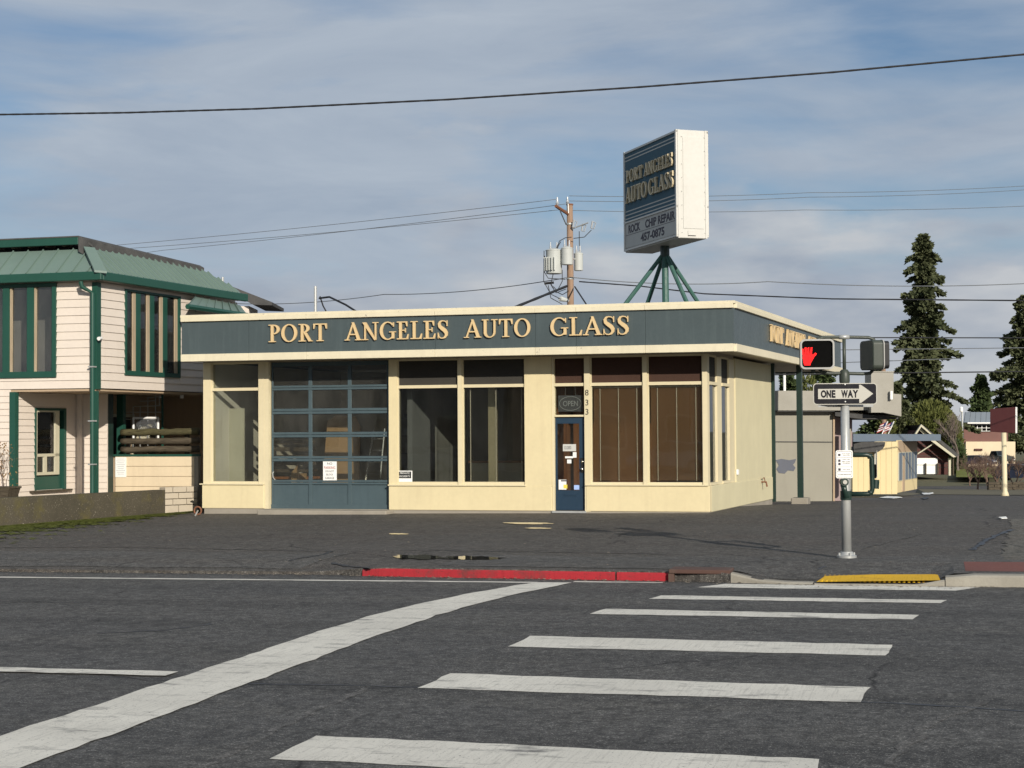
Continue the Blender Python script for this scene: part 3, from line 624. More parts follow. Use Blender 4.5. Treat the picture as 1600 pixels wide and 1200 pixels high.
# ---- windows: frame > pane, transom panels above
def window(a, b, pane, tmat, sill=True, blind=None, z0=ZS, z1=ZT, z2=ZH, v=.1):
    w = sb('window', [(a, b, v - .05, v + .05, z1 - .035, z1 + .035), (a, b, v - .06, v + .06, z0 - .03, z0 + .045), (a, b, v - .05, v + .05, z2 - .045, z2), (a + .001, a + .02, v - .047, v + .047, z0 + .04, z2 - .04), (b - .02, b - .001, v - .047, v + .047, z0 + .04, z2 - .04)], MT['frame'])
    sb('pane', [(a + .004, b - .004, v, v + .008, z0 + .046, z1 - .036)], pane, w); sb('transom_panel', [(a + .004, b - .004, v, v + .02, z1 + .036, z2 - .046)], tmat, w)
    if blind:
        mb = MB(); z = z0 + .08
        while z < z1 - .06:
            mb.hexa([FS(a + .03, v + .10, z + .012), FS(b - .03, v + .10, z + .012), FS(b - .03, v + .122, z), FS(a + .03, v + .122, z), FS(a + .03, v + .10, z + .0135), FS(b - .03, v + .10, z + .0135), FS(b - .03, v + .122, z + .0015), FS(a + .03, v + .122, z + .0015)]); z += .0165
        bl = stuff(mb.build('blind', blind, w, recalc=False))
        for t in (.15, .5, .85): sb('blind_cord', [(a + (b - a) * t - .008, a + (b - a) * t + .008, v + .085, v + .092, z0 + .07, z1 - .05)], MT['cord'], w)
        sb('head_rail', [(a + .02, b - .02, v + .08, v + .13, z1 - .085, z1 - .045)], MT['cord'], w)
    return w
def ledge(a, b, z=ZS - .034): sb('sill', [(a, b, -.035, .06, z, z + .03)], MT['frame'], bevel=.005)
ledge(UL - .05, u[412] + .0); ledge(u[607] - .01, u[819.5] + .03, ZS - .048); ledge(u[922] - .12, UR - .02)
window(u[328.5], u[403], MT['pane_clear'], MT['pane_clear']); window(u[620], u[715], MT['pane_dark'], MT['transom']); window(u[721.5], u[819.5], MT['pane'], MT['transom'], blind=None)
window(u[922], u[1004.4], MT['pane'], MT['transom_b'], blind=MT['blind']); window(u[1011.5], u[1097.7], MT['pane'], MT['transom_b'], blind=MT['blind'])
for a, b in ((715, 721.5), (913, 922), (1004.4, 1011.5), (1097.7, 1106)):
    sb('mullion', [(u[a] + .002, u[b] - .002, .012 if b != 922 else .008, .2, (ZS - .03) if b != 922 else -.03, ZH)], MT['frame'])
# venetian blind, half raised slats, behind the third window
mb = MB(); z = ZS + .08
a, b = u[721.5], u[819.5]
while z < ZT - .06:
    mb.box(a + .04, b - .04, .215, .235, z, z + .0015, fr=FS); z += .028
stuff(mb.build('blind', MT['blind_grey'], shop, recalc=False))
for t in (.09, .5, .91): sb('blind_cord', [(a + (b - a) * t - .009, a + (b - a) * t + .009, .2, .207, ZS + .05, ZT - .05)], MT['cord'])
# side windows
def swin(v0, v1):
    w = MB(); uu = UR - .06
    for z0, z1 in ((ZT - .035, ZT + .035), (ZH - .05, ZH - .005), (ZS - .03, ZS + .03)): w.box(uu - .06, uu + (.035 if z0 < 1 or z1 < 3 else 0), v0, v1, z0, z1, fr=FS)
    for a_, b_ in ((v0, v0 + .02), (v1 - .02, v1)): w.box(uu - .057, uu - .004, a_, b_, ZS + .02, ZH - .03, fr=FS)
    wo_ = w.build('window', MT['frame'], shop); sb('pane', [(uu - .05, uu - .042, v0 + .021, v1 - .021, ZS + .031, ZT - .036)], MT['pane_clear'], wo_); sb('transom_panel', [(uu - .05, uu - .03, v0 + .021, v1 - .021, ZT + .036, ZH - .051)], MT['transom'], wo_)
swin(.23, vsw[1]); swin(vsw[2], vsw[3])
sb('mullion', [(UR - .2, UR - .05, vsw[1], vsw[2], ZS - .034, ZH - .031)], MT['frame']); sb('mullion', [(UR - .2, UR - .05, vsw[3], vsw[4], ZS - .034, ZH - .031)], MT['frame'])
# curtains seen through the side windows
o = sb('curtain', [(UR - .55, UR - .5, .5, 2.6, 1.5, ZT)], MT['inwood'])
# ---- garage door
ga, gb = u[418.5] + .02, u[607] - .02; gz0, gz1 = -.02, ZH - .02; gv = .14
gd = sb('garage_door', [(ga, gb, gv + .03, gv + .034, gz0, gz0 + .01)], MT['garage'])
cols = [uF(p, gv) for p in (426.7, 481.9, 487.5, 543.3, 549, 604.5)]
zr = [(571.5, 601.7), (609, 638), (646.5, 675), (683.2, 712.7), (720.8, 750), (757, 788.5)]
zr = [(on_y(512, b_, Y0 + gv).z, on_y(512, a_, Y0 + gv).z) for a_, b_ in zr]
mb = MB()
for a_, b_ in ((ga, cols[0]), (cols[1], cols[2]), (cols[3], cols[4]), (cols[5], gb)): mb.box(a_, b_, gv, gv + .04, gz0, gz1, fr=FS)
mb.build('stile', MT['garage'], gd, bevel=.004)
zz = [gz0, zr[5][0], zr[5][1], zr[4][0], zr[4][1], zr[3][0], zr[3][1], zr[2][0], zr[2][1], zr[1][0], zr[1][1], zr[0][0]]
for i in range(0, 12, 2):
    mid = (zz[i] + zz[i + 1]) / 2
    if i == 0: sb('rail', [(cols[0] - .05, cols[5] + .05, gv - .006, gv + .038, zz[i], zz[i + 1])], MT['garage'], gd)
    else:
        sb('rail', [(ga + .005, gb - .005, gv - .008, gv + .038, zz[i], mid - .004)], MT['garage'], gd, bevel=.004); sb('rail', [(ga + .005, gb - .005, gv - .008, gv + .038, mid + .004, zz[i + 1])], MT['garage'], gd, bevel=.004)
sb('rail', [(ga + .005, gb - .005, gv - .008, gv + .038, zr[0][1], gz1)], MT['garage'], gd)
for c in range(3):
    sb('panel', [(cols[2 * c] - .002, cols[2 * c + 1] + .002, gv + .026, gv + .036, zr[5][0] - .002, zr[5][1] + .002)], MT['garage'], gd)
    for z0_, z1_ in zr[:5]: sb('pane', [(cols[2 * c] - .002, cols[2 * c + 1] + .002, gv + .018, gv + .024, z0_ - .002, z1_ + .002)], MT['pane_garage'], gd)
mb = MB(); mb.tube([FS(ga + .05, gv - .01, .85), FS(ga + .05, gv - .05, .82), FS(ga + .06, gv - .05, .72), FS(ga + .09, gv - .01, .66)], .012, 6); mb.build('handle', MT['steel'], gd)
# ---- entrance door
da, db = u[862.5] + .045, u[913] - .02; dz = 2.07; dv = .10
dr = sb('door', [(da, uF(870.5, dv), dv, dv + .045, .0, dz), (uF(905, dv), db, dv, dv + .045, .0, dz), (uF(870.5, dv), uF(905, dv), dv, dv + .045, .0, .44), (uF(870.5, dv), uF(905, dv), dv, dv + .045, 1.93, dz)], MT['navy'])
sb('pane', [(uF(870.5, dv), uF(905, dv), dv + .02, dv + .028, .44, 1.93)], MT['pane_clear'], dr)
mb = MB(); k = FS(db - .055, dv, 0); mb.tube([k + Vector((0, 0, .915)), k + Vector((0, -.07, .915))], [.028, .028], 10); mb.tube([k + Vector((0, -.05, .915)), k + Vector((0, -.06, .915)), k + Vector((0, -.09, .915))], [.02, .036, .026], 10); mb.build('knob', MT['chrome'], dr, smooth=True)
mb = MB(); mb.tube([k + Vector((0, 0, 1.08)), k + Vector((0, -.025, 1.08))], .028, 10); mb.build('deadbolt', MT['chrome'], dr, smooth=True)
sb('lock_plate', [(db - .1, db - .01, dv - .008, dv - .001, .83, 1.16)], MT['black'], dr)
sb('mail_slot', [(uF(882, dv), uF(900, dv), dv - .012, dv - .001, .32, .37)], MT['navy'], dr)
sb('door_frame', [(u[861.5] + .001, da - .005, .03, .2, -.03, ZH), (da - .004, db + .01, .04, .2, dz + .01, dz + .055), (da - .004, db + .01, .04, .2, ZT - .035, ZT + .035), (da - .004, db + .01, .04, .2, ZH - .05, ZH - .001)], MT['frame'], bevel=.004)
sb('door_sill', [(da - .05, db + .05, -.03, .2, -.06, -.012)], MT['steel'])
sb('transom_panel', [(da, db, .12, .14, ZT + .036, ZH - .051)], MT['transom_b']); sb('pane', [(da, db, .12, .128, dz + .056, ZT - .036)], MT['pane'])
# house number on the post
for ch, py in (('8', 618), ('3', 633.5), ('3', 648)):
    c_ = FS(uF(917.3), .006, on_y(917, py, Y0).z); text_obj('numeral', ch, MT['black'], c_, (1, 0, 0), UP, .13, shop, .003, align='CENTER')
# hose bib and conduit on the side wall
hb = FS(UR + .0, v_at(1189, UR), .46); mb = MB(); mb.tube([hb, hb + Vector((.12, 0, 0)), hb + Vector((.14, 0, -.12))], .022, 8); mb.tube([hb + Vector((.06, -.12, .1)), hb + Vector((.06, .12, .1))], .014, 6); mb.tube([hb + Vector((.06, .12, .1)), hb + Vector((.1, 0, -.02))], .012, 6); mb.build('hose_bib', MT['rust'], shop)
sb('outlet_box', [(UR - .02, UR + .02, v_at(1150, UR - .02), v_at(1150, UR - .02) + .12, .72, .84)], MT['white'])
# roof vent pipe
mb = MB(); q = on_y(1052, 470, 40); mb.tube([(q.x, q.y, 4.2), (q.x, q.y, 4.85)], .035, 8); mb.tube([(q.x, q.y, 4.85), (q.x + .12, q.y, 4.95), (q.x + .3, q.y, 4.7), (q.x + .33, q.y, 4.4)], .02, 6); mb.build('vent_pipe', MT['steel'], shop)
# ---- notices
def placard(name, px0, px1, py0, py1, v, label, lines, cat='sign', bg='white', ink=None, th=.012):
    a_, b_ = uF(px0, v), uF(px1, v); z1_, z0_ = on_y((px0 + px1) / 2, py0, Y0 + v).z, on_y((px0 + px1) / 2, py1, Y0 + v).z
    r = thing(name, FS((a_ + b_) / 2, v, z0_), label, cat); sb('board', [(a_, b_, v - th, v, z0_, z1_)], MT[bg], r)
    for txt, fx, fy, fh, fw, mk in lines:
        text_obj('lettering', txt, MT[mk], FS(a_ + (b_ - a_) * fx, v - th - .001, z0_ + (z1_ - z0_) * fy), (1, 0, 0), UP, (z1_ - z0_) * fh, r, .0015, width=(b_ - a_) * fw, align='CENTER')
    return r
MT['ink'] = plain('dark_ink', (.05, .045, .06), .6); MT['redink'] = plain('red_ink', (.35, .05, .05), .6)
placard('no_parking_sign', 505, 526, 721, 750.5, gv - .012, 'white NO PARKING placard on the blue grey garage door', [('NO', .5, .82, .13, .36, 'ink'), ('PARKING', .5, .60, .14, .82, 'redink'), ('DO NOT', .5, .43, .10, .62, 'ink'), ('BLOCK', .5, .26, .10, .5, 'ink'), ('GARAGE', .5, .07, .11, .68, 'ink')])
pp = placard('private_property_sign', 621.5, 644, 735.5, 753, .085, 'small black and white private property placard in the dark shop window', [('PRIVATE', .5, .70, .16, .66, 'white'), ('PROPERTY', .5, .42, .16, .74, 'white')], bg='white')
a_, b_ = uF(623, .085), uF(642.5, .085); z1_, z0_ = on_y(633, 737, Y0).z, on_y(633, 747.5, Y0).z
sb('ink_panel', [(a_, b_, .0715, .0725, z0_, z1_)], MT['black'], pp)
ns = thing('neon_sign', FS(uF(888, .2), .2, 2.2), 'grey unlit oval OPEN sign hanging above the blue entrance door', 'sign')
sa, sb_ = uF(872.5, .16), uF(911, .16); nz0, nz1 = on_y(890, 643, Y0).z, on_y(890, 617.5, Y0).z
MT['neonback'] = plain('neon_backing', (.10, .105, .12), .5); MT['tubegrey'] = plain('unlit_tube', (.42, .44, .46), .35)
sb('backing', [(sa, sb_, .165, .175, nz0, nz1)], MT['neonback'], ns)
mb = MB(); cx, cz = (sa + sb_) / 2, (nz0 + nz1) / 2; mb.tube([FS(cx + .25 * math.cos(R(a)), .155, cz + .155 * math.sin(R(a))) for a in range(0, 361, 15)], .007, 5); mb.build('tube_ring', MT['tubegrey'], ns)
text_obj('lettering', 'OPEN', MT['tubegrey'], FS(cx, .16, cz - .06), (1, 0, 0), UP, .12, ns, .004, width=.34, align='CENTER')
mb = MB()
for s_ in (-.12, .12): mb.tube([FS(cx + s_, .16, nz1), FS(cx + s_ * .9, .16, ZT - .03)], .003, 4)
mb.build('chain', MT['steel'], ns)
for px0, px1, py0, py1, bgm, lab in ((879.5, 900, 694, 705, 'signgrey', 'pale grey notice taped high on the door glass'), (895, 900.6, 706.5, 715, 'white', 'small white paper notice beside the door handle'), (883, 895, 713, 716, 'white', 'narrow white strip notice on the door glass'), (886, 892.5, 718, 724, 'white', 'small square white notice on the door glass'), (872.5, 884.5, 749.5, 765, 'white', 'white and yellow sticker at the lower left of the door glass'), (896.5, 905, 758, 765, 'sky', 'light blue sticker at the lower right of the door glass')):
    if bgm == 'sky': MT['sky'] = plain('light_blue_print', (.35, .48, .80), .5)
    r = placard('notice', px0, px1, py0, py1, .118, lab, [], 'notice', bgm, th=.004)
    if px1 == 900: text_obj('lettering', 'CLOSED', MT['ink'], FS(uF(887, .11), .1125, on_y(888, 702, Y0).z), (1, 0, 0), UP, .07, r, .001, width=.16, align='CENTER')
    if px0 == 872.5:
        MT['yel'] = plain('yellow_print', (.75, .62, .10), .5); sb('print_block', [(uF(877.5), uF(883.5), .112, .1125, on_y(880, 763.5, Y0).z, on_y(880, 757.5, Y0).z)], MT['yel'], r); sb('print_block', [(uF(873.5), uF(883.5), .112, .1125, on_y(880, 752.5, Y0).z, on_y(880, 750.5, Y0).z)], MT['ink'], r)
# ---- things inside the bays
st = thing('lumber_stack', FS(uF(450, 2), 2.0, -.03), 'dark stack of boards and boxes behind the left garage panes', 'lumber')
for k in range(9):
    w_ = random.uniform(-.1, .1); sb('board', [(uF(428, 2) - .1 + w_, uF(480, 2) + .15 + w_, 1.7, 2.3, .12 + k * .17, .12 + k * .17 + random.uniform(.05, .12))], MT['inwood'] if k < 4 else MT['log'], st)
bx = thing('cardboard_box', FS(uF(470, 1.2), 1.2, .3), 'open cardboard box behind the lowest left garage pane', 'box'); MT['card'] = plain('cardboard', (.42, .28, .15), .8)
sb('body', [(uF(458, 1.2), uF(470, 1.2), 1.1, 1.5, .3, .78)], MT['card'], bx); mb = MB(); mb.ext([FS(uF(458, 1.2), 1.09, .79), FS(uF(470, 1.2), 1.09, .79), FS(uF(470, 1.2), 1.05, 1.0)], (0, .01, 0)); mb.build('flap', MT['card'], bx)
pl = thing('plywood_sheet', FS(uF(530, 2.4), 2.4, -.03), 'tall rounded plywood sheet leaning behind the middle garage panes', 'plywood')
mb = MB(); mb.ext([FS(uF(500, 2.4), 2.4, -.03), FS(uF(560, 2.4), 2.4, -.03), FS(uF(558, 2.4), 2.6, 1.9), FS(uF(550, 2.4), 2.62, 2.15), FS(uF(520, 2.4), 2.62, 2.2), FS(uF(506, 2.4), 2.6, 2.05)], (0, .03, 0)); mb.build('sheet', MT['card'], pl)
ld = thing('step_ladder', FS(uF(580, 1.5), 1.5, -.03), 'aluminium step ladder behind the right garage panes', 'ladder')
for a, b in ((567, 573), (592, 590)):
    mb = MB(); mb.tube([FS(uF(a, 1.5), 1.4, -.03), FS(uF(b, 1.5), 1.9, 1.85)], .022, 6); mb.build('rail', MT['steel'], ld)
for k in range(6):
    t = .12 + k * .15; mb = MB(); pa = FS(uF(567, 1.5), 1.4, -.03).lerp(FS(uF(573, 1.5), 1.9, 1.85), t); pb = FS(uF(592, 1.5), 1.4, -.03).lerp(FS(uF(590, 1.5), 1.9, 1.85), t); mb.tube([pa, pb], .018, 6); mb.build('rung', MT['steel'], ld)
pn = thing('display_panel', FS(uF(358, .9), .9, .5), 'plain grey panel standing inside the leftmost shop window', 'panel'); MT['dpanel'] = paint('display_panel', (.46, .45, .36), .8, .12, .3, (.34, .30, .2))
sb('sheet', [(uF(331, .9), uF(381, .9), .9, .95, ZS - .1, 2.36)], MT['dpanel'], pn); sb('foot', [(uF(331, .9), uF(381, .9), .85, 1.1, -.03, ZS - .101)], MT['dpanel'], pn)
sh = thing('shelf_rack', FS(uF(660, 4), 4.0, -.03), 'tall metal shelf rack deep inside the dark shop window', 'shelf')
for k in range(5):
    sb('shelf', [(uF(628, 4), uF(700, 4), 3.8, 4.3, .3 + k * .45, .33 + k * .45)], MT['steel'], sh)
    for j in range(4):
        x_ = uF(632, 4) + j * .32 + random.uniform(0, .1); sb('carton', [(x_, x_ + random.uniform(.12, .26), 3.9, 4.2, .331 + k * .45, .331 + k * .45 + random.uniform(.1, .3))], random.choice((MT['card'], MT['white'], MT['garage'])), sh)
for x_ in (uF(628, 4), uF(700, 4)): sb('upright', [(x_ - .02, x_ + .02, 3.8, 3.84, -.03, 2.3)], MT['steel'], sh)
ck = thing('service_counter', FS(uF(775, 3), 3.0, -.03), 'pale service counter behind the blinds left of the entrance', 'counter')
sb('front', [(uF(735, 3), uF(815, 3), 3.0, 3.5, -.03, 1.0)], MT['inwall'], ck); sb('top', [(uF(733, 3), uF(817, 3), 2.95, 3.55, 1.001, 1.05)], MT['inwood'], ck)
sb('interior_post', [(u[721.5] + .25, u[721.5] + .42, 1.0, 1.15, -.03, ZH - .01)], MT['frame'])
# ================================================================== rooftop sign
A = at(1059, 371.5, 36); B = at(976.5, 393.5, 39.0)
bd = Vector((B.x - A.x, B.y - A.y, 0)); SWD = bd.length; bd.normalize(); nd = Vector((-bd.y, bd.x, 0))
if nd.x < 0: nd = -nd                                  # nd points to the right: thickness direction
SZ0 = A.z; SHT = 2.455; STH = .74
def FG(a, t, z): return Vector((A.x, A.y, SZ0)) + bd * a + nd * t + UP * z
sign = thing('rooftop_sign', FG(SWD / 2, STH / 2, -1.75), 'large two sided cabinet sign on spread green legs above the shop roof', 'sign')
def gb_(name, b, mat, par=None, **k):
    mb = MB(); mb.box(*b, fr=FG); return mb.build(name, mat, par or sign, **k)
cab = gb_('cabinet', (0, SWD, .012, STH - .012, 0, SHT), MT['signbox'], bevel=.012)
# end panel with its raised frame, seams and screws
gb_('access_panel', (-.012, -.001, .14, STH - .10, .22, SHT - .16), MT['signbox'], cab); gb_('edge_angle', (-.014, -.001, .012, .055, .0, SHT), MT['signbox'], cab); gb_('edge_angle', (-.014, -.001, STH - .055, STH - .012, .0, SHT), MT['signbox'], cab)
for k in range(8):
    for t in (.10, STH - .075): gb_('screw', (-.02, -.001, t, t + .014, .12 + k * .31, .134 + k * .31), MT['steel'], cab)
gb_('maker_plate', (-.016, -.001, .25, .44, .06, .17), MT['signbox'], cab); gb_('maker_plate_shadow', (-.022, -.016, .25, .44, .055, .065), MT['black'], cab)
# left face: teal board with stripes above a letterboard
for side in (0, 1):
    o0, o1 = (-.004, .011) if side == 0 else (STH - .011, STH + .004); e0, e1 = (-.03, .011) if side == 0 else (STH - .011, STH + .03)
    l0, l1 = (-.008, -.0045) if side == 0 else (STH + .0045, STH + .008)
    gb_('face_board', (.07, SWD - .07, o0, o1, .74, SHT - .06), MT['signteal'], cab); gb_('letterboard', (.07, SWD - .07, o0, o1, .10, .70), MT['signgrey'], cab)
    for z in (.70, .03, SHT - .06): gb_('face_rail', (.0, SWD, e0, e1, z + .001, z + (.045 if z > .7 else .04)), MT['signbox'], cab)
    for a0 in (0, SWD - .07): gb_('face_rail', (a0, a0 + .07, e0 + .002, e1, .06, SHT), MT['signbox'], cab)
    for z in (.79, .88, .97, SHT - .17, SHT - .25): gb_('stripe', (.07, SWD - .07, l0, l1, z, z + .026), MT['signgrey'], cab)
    gb_('letter_track', (.07, SWD - .07, l0, l1, .40, .41), MT['ink'], cab)
MT['silver'] = paint('weathered_letter', (.60, .50, .32), .45, .12, .2, (.3, .25, .16), streak=False)
rt = -bd                                                # the near face reads from its far end
word('PORT', MT['silver'], FG(SWD - .24, -.005, 1.66), FG(SWD - 1.26, -.005, 1.66), UP, .30, .05, cab, off=.012); word('ANGELES', MT['silver'], FG(SWD - 1.36, -.005, 1.66), FG(.14, -.005, 1.66), UP, .30, .05, cab, off=.012)
word('AUTO', MT['silver'], FG(SWD - .20, -.005, 1.17), FG(SWD - 1.5, -.005, 1.17), UP, .37, .05, cab, off=.012); word('GLASS', MT['silver'], FG(SWD - 1.62, -.005, 1.17), FG(.10, -.005, 1.17), UP, .37, .05, cab, off=.012)
for w_, a0, wd_ in (('ROCK', .26, .72), ('CHIP', 1.30, .66), ('REPAIR', 2.06, .96)): text_obj('lettering', w_, MT['ink'], FG(SWD - a0, -.006, .44), rt, UP, .20, cab, .003, width=wd_, bold=.03)
text_obj('lettering', '457-0875', MT['ink'], FG(SWD - 1.02, -.006, .15), rt, UP, .20, cab, .003, width=1.40, bold=.03)
mb = MB(); mb.tube([FG(SWD * .55, STH * .5, SHT), FG(SWD * .55, STH * .5, SHT + .07)], .05, 8); mb.build('lifting_lug', MT['steel'], cab)
# support: short mast and five spread legs
ap = FG(SWD * .5, STH * .5, 0); mb = MB(); mb.tube([ap + UP * .05, ap - UP * .26], .11, 10); mb.build('mast', MT['dkgreen'], sign)
apx = to_px(ap)[0]
for px_, dy, r_ in ((981, -.6, .05), (1013, .9, .05), (1040, -.3, .08), (1072, -.9, .05), (1089, .7, .05)):
    y_ = ap.y + dy * .55; q = on_y(px_, 470, y_); a0 = ap - UP * .14; dq = q - a0; ft = a0 + dq * ((4.36 - a0.z) / dq.z); mb = MB(); mb.tube([a0, ft], r_, 8); mb.build('leg', MT['leggreen'], sign)

# ================================================================== pedestrian signal pole
G0 = gnd(1323, 872); PZ = CAM.y; pd = (G0 - CAM).dot(cF)
def pq(px, py, dd=0): return at(px, py, pd + dd)
sp = thing('signal_pole', G0, 'grey galvanised pole carrying pedestrian signals and a one way sign', 'signal pole')
tx, ty = G0.x, G0.y
def pz(py): return pq(1318, py).z
mb = MB(); zt = pz(585); mb.tube([(tx, ty, G0.z + .02), (tx, ty, G0.z + 1.0), (tx, ty, zt)], [.068, .064, .056], 20); mb.build('pole', MT['steel'], sp, smooth=True)
mb = MB(); mb.tube([(tx, ty, G0.z - .02), (tx, ty, G0.z + .035), (tx, ty, G0.z + .05), (tx, ty, G0.z + .09)], [.135, .135, .10, .08], 20); shade_auto(mb.build('base_flange', MT['steel'], sp))
for k in range(4):
    a = k * math.pi / 2 + .5; mb = MB(); mb.tube([(tx + .11 * math.cos(a), ty + .11 * math.sin(a), G0.z + .03), (tx + .11 * math.cos(a), ty + .11 * math.sin(a), G0.z + .075)], .016, 6); mb.build('anchor_bolt', MT['steel'], sp)
mb = MB(); mb.tube([(tx, ty, pz(598)), (tx, ty, pz(595)), (tx, ty, pz(586)), (tx, ty, pz(580)), (tx, ty, pz(577))], [.066, .072, .072, .062, .04], 16); shade_auto(mb.build('collar', MT['olive'], sp))
mb = MB(); mb.tube([(tx, ty, pz(582)), (tx, ty, pz(527))], .024, 12); mb.build('riser', MT['olive'], sp, smooth=True)
rw = Vector((cR.x, cR.y, 0)).normalized(); fw = Vector((-rw.y, rw.x, 0))       # across and behind, as the heads are hung
def pp_(a, b, py): return Vector((tx, ty, pz(py))) + rw * a + fw * b
m2 = lambda px_: (px_ - 1317.5) / FOC * pd
arm_t = [pp_(m2(1280), -.02, 532), pp_(m2(1276), 0, 528), pp_(m2(1284), .0, 526.3), pp_(0, 0, 526), pp_(m2(1356), 0, 527), pp_(m2(1364), 0, 530), pp_(m2(1366), 0, 536)]
mb = MB(); mb.tube(arm_t, .024, 10); mb.build('upper_arm', MT['olive'], sp, smooth=True)
arm_b = [pp_(m2(1279), 0, 576), pp_(m2(1282), 0, 581), pp_(m2(1294), 0, 583), pp_(0, 0, 583), pp_(m2(1346), 0, 584), pp_(m2(1358), 0, 583), pp_(m2(1363), 0, 577)]
mb = MB(); mb.tube(arm_b, .024, 10); mb.build('lower_arm', MT['olive'], sp, smooth=True)
mb = MB(); mb.tube([pp_(-.07, 0, 526), pp_(.07, 0, 526)], .032, 10); mb.build('tee_fitting', MT['steel'], sp, smooth=True)
# signal head showing the raised hand
def rrect(cx, cz, w, h, r, n=5):
    P = []
    for sx, sz, a0 in ((1, 1, 0), (-1, 1, 90), (-1, -1, 180), (1, -1, 270)):
        for k in range(n + 1): P.append((cx + sx * (w / 2 - r) + r * math.cos(R(a0 + 90 * k / n)), cz + sz * (h / 2 - r) + r * math.sin(R(a0 + 90 * k / n))))
    return P
MT['ledred'] = plain('lit_red_led', (.6, .01, .01), .8, emit=(1.0, .018, .02), es=.95); MT['lens'] = paint('black_lens', (.004, .004, .004), .95, .1, 0, bmp=0, spec=.05); MT['signalrim'] = paint('pale_signal_rim', (.36, .36, .34), .5, .1, .2, bmp=.04)
HD = thing('pedestrian_signal', pp_(m2(1273), -.12, 578), 'pedestrian signal head showing a lit red raised hand', 'pedestrian signal')
def hq(c, rx, ry, p, dep): return c + rx * p[0] + ry * dep + UP * p[1]
def loop(mb, c, rx, ry, P, d0, d1): mb.ext([hq(c, rx, ry, p, d0) for p in P], ry * (d1 - d0))
hc = pp_(m2(1273.5), -.02, 553.5); hw, hh = 52.5 / FOC * pd, 47 / FOC * pd; ang = R(-6)
hx = (rw * math.cos(ang) + fw * math.sin(ang)); hy = (fw * math.cos(ang) - rw * math.sin(ang))
mb = MB(); loop(mb, hc, hx, hy, rrect(0, 0, hw * .98, hh * .98, .06), -.12, .10); mb.build('housing', MT['olive'], HD, bevel=.01)
mb = MB(); o_ = rrect(0, 0, hw, hh, .065, 6); i_ = rrect(0, 0, hw * .90, hh * .885, .05, 6); n_ = len(o_)
i0 = mb.pts([hq(hc, hx, hy, p, -.165) for p in o_] + [hq(hc, hx, hy, p, -.165) for p in i_] + [hq(hc, hx, hy, p, -.1205) for p in o_] + [hq(hc, hx, hy, p, -.1205) for p in i_])
for k in range(n_):
    j = (k + 1) % n_; mb.f += [(i0 + k, i0 + j, i0 + n_ + j, i0 + n_ + k), (i0 + k, i0 + 2 * n_ + k, i0 + 2 * n_ + j, i0 + j), (i0 + n_ + k, i0 + n_ + j, i0 + 3 * n_ + j, i0 + 3 * n_ + k)]
mb.build('rim', MT['signalrim'], HD)
mb = MB(); loop(mb, hc, hx, hy, rrect(0, 0, hw * .9, hh * .885, .05), -.13, -.1206); mb.build('lens', MT['lens'], HD)
# the hand: palm, four fingers and a thumb in rows of diodes
hs = hh * .72; ox, oz = -hw * .445, -hh * .36
palm = [(.10, 0), (.36, 0), (.40, .12), (.50, .30), (.66, .52), (.60, .56), (.48, .46), (.42, .48), (.06, .50), (.03, .34), (.06, .2)]
shapes = [palm, [(.02, .49), (.09, .49), (.055, .76), (.0, .75)], [(.135, .5), (.205, .5), (.195, .88), (.13, .88)], [(.25, .5), (.32, .5), (.33, .95), (.265, .95)], [(.36, .49), (.43, .48), (.475, .84), (.41, .85)]]
def inside(p, poly):
    c = False; j = len(poly) - 1
    for i in range(len(poly)):
        if (poly[i][1] > p[1]) != (poly[j][1] > p[1]) and p[0] < (poly[j][0] - poly[i][0]) * (p[1] - poly[i][1]) / (poly[j][1] - poly[i][1]) + poly[i][0]: c = not c
        j = i
    return c
mb = MB(); st_ = .030
for r_ in range(30):
    for c_ in range(24):
        p = (c_ * st_ + (r_ % 2) * st_ / 2, .01 + r_ * st_ * .9)
        if any(inside(p, s_) for s_ in shapes):
            q0 = hq(hc, hx, hy, (ox + p[0] * hs, oz + p[1] * hs), -.134); rr = .0075 * hs / .3
            mb.ext([q0 + hx * (rr * math.cos(a)) + UP * (rr * math.sin(a)) for a in [k * math.pi / 3 for k in range(6)]], hy * .003)
stuff(mb.build('hand_symbol', MT['ledred'], HD))
mb = MB(); mb.tube([hq(hc, hx, hy, (-.05, -hh * .5), 0), hq(hc, hx, hy, (-.05, -hh * .5 - .03), 0)], .03, 8); mb.build('mount', MT['olive'], HD)
# second head seen from its side
H2 = thing('pedestrian_signal', pp_(m2(1366), 0, 580), 'pedestrian signal head turned away, seen from its dark side', 'pedestrian signal')
c2 = pp_(m2(1364), 0, 555); a2 = R(78); kx = rw * math.cos(a2) - fw * math.sin(a2); ky = -(fw * math.cos(a2) + rw * math.sin(a2))
w2 = .44; h2 = 47 / FOC * pd
mb = MB(); loop(mb, c2, kx, ky, rrect(0, 0, w2, h2 * .98, .06), -.04, .11); mb.build('housing', MT['olive'], H2, bevel=.01)
mb = MB(); o_ = rrect(0, 0, w2 + .02, h2 * 1.0, .065, 6); loop(mb, c2, kx, ky, o_, -.055, -.0405); mb.build('rim', MT['signalrim'], H2)
mb = MB(); loop(mb, c2, kx, ky, rrect(0, 0, w2 - .01, h2 * .92, .05, 6), -.13, -.0555); mb.build('visor', MT['black'], H2)
